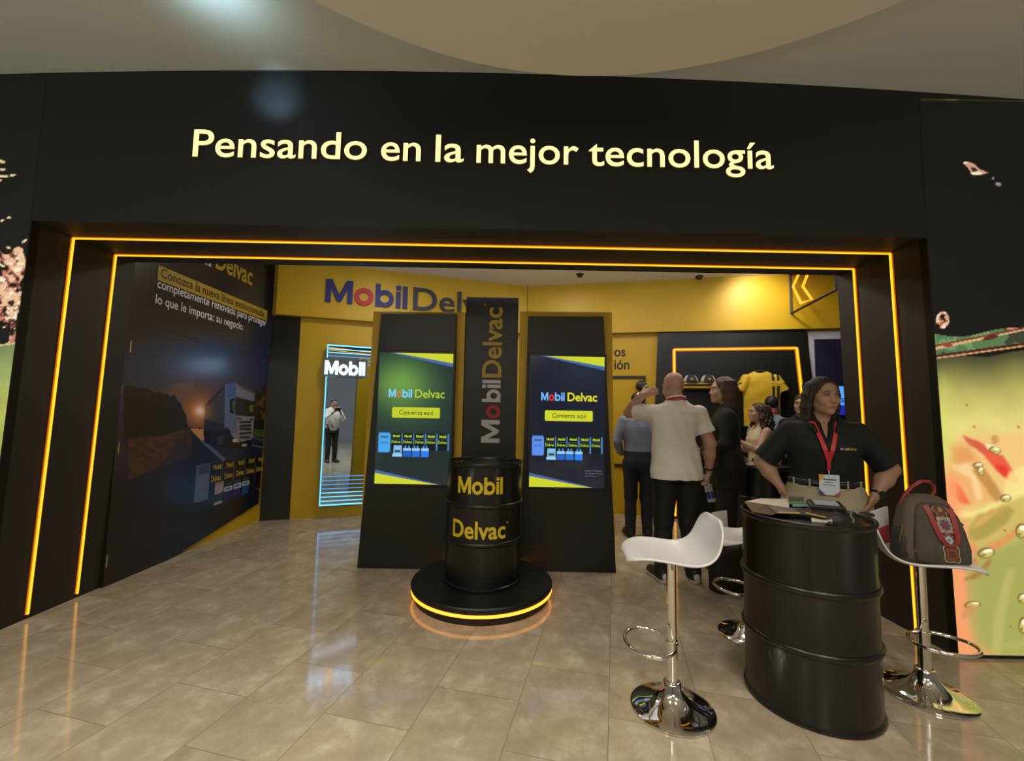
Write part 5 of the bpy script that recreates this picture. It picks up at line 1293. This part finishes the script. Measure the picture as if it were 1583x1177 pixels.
    field_obj('trousers', f, M[trousers], t, k)
    # ---- shirt
    lo2 = np.array(lo); lo2[2] = hem - .08; hi2 = np.array(hi); hi2[2] = 1.52
    f = Field(res, lo2, hi2); g = .016 if not tucked else .013
    ls = [(z, a + (flare * max(0, 1.25 - z) / .4), b + (flare * .7 * max(0, 1.25 - z) / .4), c) for z, a, b, c in lv]
    if tucked: ls = [(z, a - (.004 if z < 1.0 else 0), b - (.004 if z < 1.0 else 0), c) for z, a, b, c in ls]
    f.stack(ls, hem, 1.455, g, k=.03)
    if not sleeveless:
        for s in (1, -1):
            a = arms[s]; e0 = a[0]; tot = np.linalg.norm(a[1] - a[0])
            if sleeve <= 1: f.cone(e0, e0 + (a[1] - e0) * sleeve, ua + .006, ua + .016 + .006 * (1 - sleeve), k=.035)
            else:
                f.cone(e0, a[1], ua + .006, fa + .014, k=.035); f.cone(a[1], a[1] + (a[2] - a[1]) * (sleeve - 1), fa + .014, fa * .8 + .014, k=.02)
    f.folds(shirt_folds, 2)
    f.clip((0, 0, -1), (0, 0, hem))
    if not sleeveless and sleeve < 1:
        for s in (1, -1):
            a = arms[s]; n_ = unit(a[1] - a[0]); e = a[0] + (a[1] - a[0]) * (sleeve + .02)
            d, sl = f._cone(e + n_ * .10, e + n_ * .30, .11, .11, 0)
            X, Y, Z = [f.ax[i].reshape([-1 if j == i else 1 for j in range(3)]) for i in range(3)]
            pl = (X - e[0]) * n_[0] + (Y - e[1]) * n_[1] + (Z - e[2]) * n_[2]
            near = np.sqrt((X - e[0]) ** 2 + (Y - e[1]) ** 2 + (Z - e[2]) ** 2) < .15
            f.F = np.where(near & (pl > 0), np.maximum(f.F, pl), f.F).astype(np.float32)
    f.cut_cone((0, .0, 1.435 if not vtop else vtop), (0, .02, 1.56), .060, .075, k=.006)
    if sleeveless:
        for s in (1, -1): f.cut_ell((s * (sx + .012), .01, sz - .02), (.05, .075, .085), None, k=.006)
        f.cut_ell((0, -.06, 1.44), (.085, .10, .10), None, k=.006)
    if neck_v:                                        # open collar: a shallow wedge down the chest
        ybase = lambda z: np.interp(z, [l[0] for l in ls], [l[3] - l[2] for l in ls]) - g
        for i in range(34):
            z = 1.45 - neck_v * i / 33; f.cut_ell((0, ybase(z) - .004, z), (.052 * (1 - i / 33) + .006, .028, .016), None, k=.004)
    so = field_obj('shirt', f, M[shirt], t, k)
    # ---- shoes
    for s in (1, -1):
        ax_ = s * (.096 + stance); dx = s * .035
        f = Field(.004, (ax_ - .12, -.24, -.004), (ax_ + .12, .12, .15))
        f.cone((ax_, .045, .045), (ax_, .04, .09), .040, .042, k=.02); f.cone((ax_, .045, .042), (ax_ + dx, -.15, .034), .042, .040, k=.02); f.cone((ax_, 0, .075), (ax_ + dx * .6, -.09, .045), .036, .034, k=.03)
        f.clip((0, 0, -1), (0, 0, .016)); f.clip((0, 0, 1), (0, 0, .105)); sh = field_obj('shoe', f, M[shoe], t, k)
        f = Field(.004, (ax_ - .12, -.24, -.004), (ax_ + .12, .12, .15)); f.cone((ax_, .045, .03), (ax_ + dx, -.15, .03), .047, .045, k=.0); f.clip((0, 0, 1), (0, 0, .026)); f.clip((0, 0, -1), (0, 0, 0))
        field_obj('sole', f, M[sole or 'seal'], sh, k)
    yf = lambda x, z, off=.0: float(np.interp(z, [l[0] for l in ls], [l[3] for l in ls]) - (np.interp(z, [l[0] for l in ls], [l[2] for l in ls]) + g + off) * math.sqrt(max(0.05, 1 - (x / (np.interp(z, [l[0] for l in ls], [l[1] for l in ls]) + g)) ** 2)))
    W = lambda p: Vector(loc) + Matrix.Rotation(yaw, 3, 'Z') @ (Vector([float(q) for q in p]) * k)
    return dict(t=t, k=k, T=T, yf=yf, W=W, arms=arms, body=b, shirt=so, lv=ls, g=g)

M['skin_tan'] = mat('tan_skin', (.36, .205, .13), .5, bump=.05, bscale=120); M['skin_tan_lips'] = mat('tan_lips', (.27, .10, .085), .4)
M['skin_fair'] = mat('fair_skin', (.46, .27, .19), .5, bump=.05, bscale=120); M['skin_fair_lips'] = mat('fair_lips', (.38, .15, .13), .4)
M['eye_white'] = mat('eye_white', (.36, .33, .30), .25); M['iris'] = mat('dark_iris', (.02, .012, .008), .15); M['brow'] = mat('dark_brow', (.022, .014, .010), .7)
M['hair_dark'] = mat('dark_brown_hair', (.020, .012, .008), .62, bump=.18, bscale=260); M['hair_brown'] = mat('brown_hair', (.050, .026, .016), .55, bump=.18, bscale=260); M['hair_black'] = mat('black_hair', (.010, .008, .007), .45, bump=.5, bscale=90)
M['black_polo'] = mat('black_polo_cotton', (.0035, .0035, .0042), .8, bump=.15, bscale=220); M['white_shirt'] = mat('white_shirt_cotton', (.72, .69, .63), .8, bump=.25, bscale=28); M['blue_shirt'] = mat('light_blue_shirt_cotton', (.21, .26, .38), .8, bump=.2, bscale=28)
M['khaki'] = mat('khaki_twill', (.36, .31, .21), .8, bump=.15, bscale=200); M['black_trousers'] = mat('black_trousers_cloth', (.004, .0038, .0038), .75, bump=.2, bscale=40); M['navy_jeans'] = mat('navy_denim', (.012, .016, .030), .8, bump=.2, bscale=150)
M['black_shoe'] = mat('black_shoe', (.012, .011, .011), .5); M['white_rubber'] = mat('white_rubber_sole', (.5, .47, .42), .6); M['cream'] = mat('cream_blouse', (.62, .52, .36), .7, bump=.2, bscale=40)
M['lanyard'] = mat('red_lanyard', (.50, .022, .03), .5); M['gold'] = mat('gold', (.8, .55, .2), .2, 1); M['watch'] = mat('black_watch', (.012, .012, .013), .3); M['belt'] = mat('dark_belt', (.010, .012, .020), .45)
M['badge'] = mat('white_badge_card', (.58, .62, .70), .4)

def lanyard_strip(P, pts, wid, name='lanyard', parent=None):
    k = P['k']; V = []; F = []
    for i, p in enumerate(pts):
        a = np.array(pts[max(0, i - 1)]); b = np.array(pts[min(len(pts) - 1, i + 1)]); d = unit(b - a); n = np.array([0, -1, 0.]); s = unit(np.cross(d, n)); p = np.array(p)
        for q in (p - s * wid, p + s * wid, p + s * wid + n * .002, p - s * wid + n * .002): V.append(q * k)
    for i in range(len(pts) - 1):
        for j in range(4): F.append((i * 4 + j, i * 4 + (j + 1) % 4, i * 4 + 4 + (j + 1) % 4, i * 4 + 4 + j))
    F += [(0, 3, 2, 1), tuple(len(V) - 4 + j for j in range(4))]
    return mesh(name, V, F, M['lanyard'], parent or P['t'])
def ring_tube(P, c, n, r, th, name, m, sq=1.0, parent=None, flat=1.0):
    c = np.array(c, float); n = unit(n); a = unit(np.cross(n, [0, .3, 1])); b = np.cross(n, a)
    return MB().tube([Vector((c + (a * math.cos(u) + b * math.sin(u) * sq) * r) * P['k']) for u in [2 * PI * i / 28 for i in range(28)]], th * P['k'], 8, closed=True).build(name, M[m], parent or P['t'], smooth=True)

# ---- staff woman behind the foreground drum
A1 = person('woman in a black polo with red lanyard and badge, hands on hips behind the drum', (1.935, 2.68, 0), math.radians(-27), 1.615, 'f', 'skin_tan', 'black_polo', 'khaki', 'black_shoe',
            'hair_dark', 'long', 1.24, hips=1.10, face='full', head=(23, 6, 0), res=.0045,
            L=((.345, .045, 1.115), (.245, -.055, .965), (-.42, -.28, -.80), (-.75, .35, .2), .35),
            Rr=((-.345, .045, 1.115), (-.245, -.02, .965), (.30, .12, -.85), (.8, .3, .2), .35),
            sleeve=.86, hem=.98, waist=1.035, neck_v=.135, tucked=True, shirt_folds=.002)
yf = A1['yf']; k = A1['k']; t = A1['t']
ly = None
for s in (1, -1):
    pts = [(s * .068, .02, 1.452), (s * .072, yf(.07, 1.40, .008), 1.405)] + [(s * (.062 - .062 * u) + (1 - u) * 0, yf(.062 * (1 - u), 1.40 - .235 * u, .012), 1.40 - .235 * u) for u in [i / 7 for i in range(8)]]
    ly = lanyard_strip(A1, pts, .011)
lanyard_strip(A1, [(0, yf(0, 1.175, .013), 1.178), (0, yf(0, 1.14, .013), 1.135), (0, yf(0, 1.10, .013), 1.105)], .009)
yb = yf(0, 1.06, .016) - .004
MB().tube([Vector((0, yf(0, 1.10, .014), 1.105)) * k, Vector((0, yb - .002, 1.075)) * k], .004, 8).build('clip', M['steel'], t)
bc = thing('x', '', '', (0, 0, 0)); bpy.data.objects.remove(bc)
def card(x0, x1, z0, z1, d, m, nm, parent): return MB().box((x0 * k, (yb - d - .0015) * k, z0 * k), (x1 * k, (yb - d) * k, z1 * k)).build(nm, M[m], parent)
bd = card(-.052, .052, .955, 1.080, 0, 'badge', 'badge', t)
M['badge_yellow'] = mat('badge_yellow', (.60, .36, .02), .5); M['badge_blue'] = mat('badge_blue', (.05, .06, .25), .5); M['badge_red'] = mat('badge_red', (.45, .06, .08), .5); M['badge_ink'] = mat('badge_ink', (.10, .12, .22), .5)
MB().prism([Vector((x, yb - .0022, z)) * k for x, z in ((-.052, 1.080), (-.018, 1.080), (-.052, 1.030))], (0, -.0008, 0)).build('yellow_corner', M['badge_yellow'], bd)
MB().prism([Vector((x, yb - .0022, z)) * k for x, z in ((-.052, .955), (-.052, .990), (-.020, .955))], (0, -.0008, 0)).build('blue_corner', M['badge_blue'], bd)
MB().prism([Vector((x, yb - .0022, z)) * k for x, z in ((.052, .955), (.022, .955), (.052, .982))], (0, -.0008, 0)).build('red_corner', M['badge_red'], bd)
for z, a, b_, hgt in ((1.046, -.030, .036, .008), (1.030, -.024, .020, .003), (1.016, -.030, .030, .003)): card(a, b_, z, z + hgt, .0022, 'badge_ink', 'printed_line', bd)
# collar flaps
for s in (1, -1):
    pts = [(0.004 * s, .078, 1.462), (s * .050, .058, 1.462), (s * .078, .010, 1.458), (s * .074, -.042, 1.440), (s * .058, yf(.058, 1.39, .010), 1.395), (s * .040, yf(.04, 1.345, .012), 1.345)]
    V = []; F = []
    for i, p in enumerate(pts):
        p = np.array(p); o = np.array([p[0], p[1] - .01, 0]); o = o / (np.linalg.norm(o) + 1e-6); w_ = .030 if i < 5 else .012
        q = p + o * .016 + np.array([s * .012 if i > 2 else 0, -.006 if i > 2 else 0, -w_])
        V += [p * k, q * k]
    for i in range(len(pts) - 1): F.append((2 * i, 2 * i + 1, 2 * i + 3, 2 * i + 2))
    c_ = mesh('collar', V, F, M['black_polo'], A1['shirt'], True); sd = c_.modifiers.new('thickness', 'SOLIDIFY'); sd.thickness = .005
# chest lettering
zt_ = 1.235
for s_, x0, wd, m_ in (('M', .060, .012, 'grey_white'), ('o', .073, .009, 'mobil_red'), ('bil', .083, .020, 'grey_white'), ('Delvac', .106, .042, 'text_yellow')):
    V, F = text_fit(s_, .014, wd, .05 if s_ != 'Delvac' else .012); P = np.array([[(x0 + v[0]) * k, yf(x0 + v[0], zt_, .008) * k, (zt_ + v[1]) * k] for v in V])
    mesh('chest_lettering', P, F, M[m_], A1['shirt'])
# belt, loops
lvw = [l for l in A1['lv']]
rx = float(np.interp(1.015, [l[0] for l in lvw], [l[1] for l in lvw])) + .021; ry = float(np.interp(1.015, [l[0] for l in lvw], [l[2] for l in lvw])) + .021
mbb = MB(); n = 48
for z in (.998, 1.034):
    for j in range(n): mbb.v.append((rx * math.cos(2 * PI * j / n) * k, (ry * math.sin(2 * PI * j / n) + .003) * k, z * k))
for j in range(n): mbb.f.append((j, (j + 1) % n, n + (j + 1) % n, n + j))
o = mbb.build('belt', M['belt'], t, smooth=True); sd = o.modifiers.new('thickness', 'SOLIDIFY'); sd.thickness = .004
for a in (-148, -118, -62, -35, 35, 145):
    u = math.radians(a); MB().tube([Vector(((rx + .006) * math.cos(u), (ry + .006) * math.sin(u) + .003, z)) * k for z in (.992, 1.044)], .0055 * k, 6).build('belt_loop', M['khaki'], o)
# watch, earring, necklace
w_ = A1['arms'][1]; n_ = w_[2] - w_[1]
wt = ring_tube(A1, w_[2] - unit(n_) * .012, n_, .030, .009, 'watch_strap', 'watch', .9)
f = MB().lathe([(.019 * k, 0), (.020 * k, .004), (.019 * k, .009), (.002, .0095)], 20).build('watch_face', M['watch'], wt, smooth=True)
wc = Vector((w_[2] - unit(n_) * .012 + np.array([.020, -.026, .002])) * k); f.location = wc; f.rotation_euler = Vector((.6, -.75, .15)).to_track_quat('Z', 'Y').to_euler()
for s in (1, -1):
    p = A1['T']((s * .083, .004, -.040)); m_ = MB().lathe([(.001, -.010), (.008, -.006), (.010, 0), (.008, .006), (.001, .010)], 14).build('earring', M['gold'], t, smooth=True); m_.location = Vector(p * k)
MB().tube([Vector((.058 * math.sin(u) * k, (.012 - .062 * math.cos(u)) * k, (1.452 - .040 * math.cos(u)) * k)) for u in [-1.3 + 2.6 * i / 14 for i in range(15)]], .0012, 6).build('necklace', M['gold'], t)
m_ = MB().lathe([(.001, -.005), (.005, 0), (.001, .005)], 10).build('pendant', M['gold'], t, smooth=True); m_.location = Vector((0, -.058, 1.400)) * k

# ---- bald man in the white shirt, seen from behind
B1 = person('bald man in a white short-sleeved shirt seen from behind, one hand raised to his ear', (1.395, 3.66, 0), math.radians(181), 1.735, 'm', 'skin_fair', 'white_shirt', 'black_trousers', 'black_shoe', None, girth=1.06, head=(14, 12, 0), res=.005,
            L=((.325, -.215, 1.350), (.262, -.055, 1.500), (-.95, -.02, .34), (-.1, -.9, -.35), .35),
            Rr=((-.268, .035, 1.105), (-.292, -.035, .885), (.06, -.12, -1), (.9, -.3, 0), .75),
            sleeve=.62, hem=.815, flare=.026, waist=.95, sole='white_rubber', shirt_folds=.0042, stance=.03)
t = B1['t']; k = B1['k']
ring_tube(B1, (0, .020, 1.462), (0, -.25, 1), .068, .010, 'lanyard', 'lanyard', 1.0)
ring_tube(B1, (0, .022, 1.474), (0, -.25, 1), .068, .008, 'collar', 'white_shirt', 1.0)
w_ = B1['arms'][-1]; ring_tube(B1, w_[2] - unit(w_[2] - w_[1]) * .012, w_[2] - w_[1], .034, .008, 'watch_strap', 'watch')
w_ = B1['arms'][1]; ring_tube(B1, w_[2] - unit(w_[2] - w_[1]) * .015, w_[2] - w_[1], .033, .005, 'bracelet', 'steel')
for s in (1, -1):
    f = Field(.004, (s * .126 - .05, .05, 0), (s * .126 + .05, .11, .09)); f.ell((s * .126, .083, .050), (.026, .012, .030), None, k=0); field_obj('white_heel_patch', f, M['white_rubber'], t, k)
# bottle in his right hand
w_ = B1['arms'][-1]; hp = B1['W'](w_[2] + np.array([.016, -.045, -.085]))
M['bottle'] = mat('clear_plastic', (.55, .60, .62), .12, alpha=None, trans=.6); M['bottle_label'] = mat('blue_label', (.02, .03, .16), .4)
bt = thing('water_bottle', 'clear plastic water bottle with blue label hanging from the bald man\'s hand', 'bottle', (hp.x, hp.y, hp.z + .04))
MB().lathe([(.001, 0), (.014, 0), (.0145, -.022), (.013, -.024), (.014, -.04), (.030, -.085), (.0325, -.10), (.0315, -.12), (.0325, -.14), (.0325, -.215), (.030, -.23), (.02, -.232), (.001, -.226)], 28).build('bottle_body', M['bottle'], bt, smooth=True)
MB().lathe([(.015, .001), (.0155, -.018), (.0152, -.02), (.0152, .001)], 20).build('cap', M['white_plastic'], bt, smooth=True)
MB().lathe([(.0330, -.145), (.0332, -.147), (.0332, -.200), (.0330, -.202)], 28, cap=False).build('label_band', M['bottle_label'], bt, smooth=True)
bt.rotation_euler = (math.radians(-12), math.radians(-10), 0)

# ---- woman in black with long brown hair
C1 = person('woman in black with long straight brown hair, facing left behind the bald man', (2.00, 4.02, 0), math.radians(-112), 1.735, 'f', 'skin_fair', 'black_polo', 'black_trousers', 'black_shoe', 'hair_brown', 'long', 1.0, head=(8, 2, 0), res=.006,
            L=((.20, -.02, 1.09), (.17, -.20, .98), (-.2, -.9, .1), (-.9, 0, -.2), .5), Rr=((-.20, -.02, 1.09), (-.16, -.2, .99), (.2, -.9, .1), (.9, 0, -.2), .5), sleeve=1.9, hem=.70, flare=.02)
# ---- curly haired woman
D1 = person('woman with curly brown hair in a cream sleeveless top at the rear drum', (2.80, 4.86, 0), math.radians(-98), 1.525, 'f', 'skin_fair', 'cream', 'black_trousers', 'black_shoe', 'hair_brown', 'curly', 1.05, head=(4, 0, 0), res=.006,
            L=((.215, -.11, 1.10), (.150, -.31, 1.225), (-.2, -.8, .35), (-.8, -.2, -.4), .6), Rr=((-.20, -.10, 1.10), (-.12, -.30, 1.15), (.2, -.9, .2), (.9, 0, -.2), .6), sleeveless=True, hem=.84)
w_ = D1['arms'][1]; ring_tube(D1, w_[2] - unit(w_[2] - w_[1]) * .012, w_[2] - w_[1], .030, .006, 'bracelet', 'watch')
# ---- man beyond her
E1 = person('dark-haired man with a red lanyard standing beyond the curly-haired woman', (3.19, 5.27, 0), math.radians(140), 1.63, 'm', 'skin_fair', 'blue_shirt', 'black_trousers', 'black_shoe', 'hair_black', 'short', 1.0, head=(0, 4, 0), res=.007, sleeve=.6)
ring_tube(E1, (0, .010, 1.470), (0, -.3, 1), .072, .012, 'lanyard', 'lanyard')
# ---- man in the blue shirt
F1 = person('man in a light blue shirt and navy jeans, mostly hidden by the bald man', (1.45, 4.92, 0), math.radians(172), 1.62, 'm', 'skin_tan', 'blue_shirt', 'navy_jeans', 'black_shoe', 'hair_black', 'short', .98, head=(0, 14, 0), res=.007,
            L=((.255, .02, 1.11), (.19, -.14, .95), (-.7, -.4, -.2), (-.5, -.3, .8), .5), sleeve=1.75, hem=.93, waist=1.0, tucked=True)
# ---- person half hidden behind the staff woman
G1 = person('person in dark clothes almost hidden behind the head of the standing woman', (3.22, 4.76, 0), math.radians(-35), 1.63, 'm', 'skin_fair', 'black_polo', 'black_trousers', 'black_shoe', 'hair_black', 'short', .95, head=(-10, 0, 0), res=.008)
# ---- photographer, seen in the lit mirror
H1 = person('person in a white shirt holding up a phone, seen only in the lit mirror', (.0, -.40, 0), math.radians(180), 1.66, 'm', 'skin_tan', 'white_shirt', 'black_trousers', 'black_shoe', 'hair_black', 'short', .95, head=(0, 12, 0), res=.008,
            L=((.245, -.10, 1.15), (.085, -.275, 1.33), (-.4, -.1, .9), (-.2, 1, .2), .6), Rr=((-.245, -.10, 1.15), (-.085, -.275, 1.33), (.4, -.1, .9), (.2, 1, .2), .6), sleeve=1.6, hem=.84, face=False)
ph = MB().box((-.075, -.006, -.036), (.075, .004, .036)).build('phone', M['black_satin'], bevel=.004); ph.location = (0, -.085, 1.375)
tag(ph, 'black phone held up by the person reflected in the mirror', 'phone')

# ================================================================== JERSEY on the merchandise panel
M['jersey'] = mat('yellow_jersey_knit', (.62, .40, .015), .6, bump=.2, bscale=60)
j0, jz = onRs(1171, 577); j1, _ = onRs(1176, 577)
js = j0; base_z = jz
jt = thing('jersey', 'yellow jersey with black stripes hanging on the merchandise panel', 'jersey', onR(js, base_z, .12), math.atan2(DR.y, DR.x))
f = Field(.006, (-.36, -.10, -.72), (.36, .10, .06))
for z0, z1, a0, a1 in ((-.70, -.35, .235, .225), (-.35, -.14, .225, .23), (-.14, -.02, .23, .19)):
    n_ = 8
f.stack([(-.70, .238, .040, 0), (-.45, .228, .045, 0), (-.25, .228, .050, -.002), (-.12, .232, .045, 0), (-.05, .200, .036, .004), (.0, .10, .022, .008), (.02, .06, .016, .01)], -.70, .012, 0, k=.0)
for s in (1, -1): f.cone((s * .180, .004, -.085), (s * .262, .0, -.26), .056, .074, k=.02)
f.folds(.003, 4, 1.1)
for s in (1, -1): f.clip((s * .50, 0, -.87), (s * .30, 0, -.215)) if False else None
X, Y, Z = f.ax[0].reshape(-1, 1, 1), f.ax[1].reshape(1, -1, 1), f.ax[2].reshape(1, 1, -1)
for s in (1, -1):
    n_ = unit((s * .42, 0, -.90)); pl = (X - s * .275) * n_[0] + (Z + .235) * n_[2]
    f.F = np.where((s * X > .215), np.maximum(f.F, pl), f.F).astype(np.float32)
f.cut_ell((0, -.01, .03), (.075, .06, .045), None, k=.006)
je = field_obj('shirt_body', f, None, jt, 1.0, mats=[M['jersey'], M['text_black'], M['text_white']])
for p in je.data.polygons:
    x, z = p.center.x, p.center.z
    if p.normal.y < .3:
        if -.62 < z < .0 and (.118 < x < .146 or .172 < x < .200) and not (-.185 < z < -.115): p.material_index = 1
        elif abs(x) > .22 and -.155 < z + abs(abs(x) - .25) * .55 < -.135 and abs(x) > .24: p.material_index = 1
text_obj('jersey_text', 'Mobil Delvac', M['text_gold'], jt, (.105, -.062, -.165), (1, 0, 0), (0, 0, 1), .022, .11, .02)
MB().tube([(-.17, .01, -.045), (-.08, .01, .0), (0, .01, .03), (.08, .01, .0), (.17, .01, -.045)], .008, 8).build('hanger', M['seal'], jt, smooth=True)
MB().tube([(0, .01, .03), (0, .01, .06), (.02, .01, .085), (0, .02, .105), (-.02, .03, .09), (-.02, .055, .085)], .004, 8).build('hanger_hook', M['seal'], jt, smooth=True)
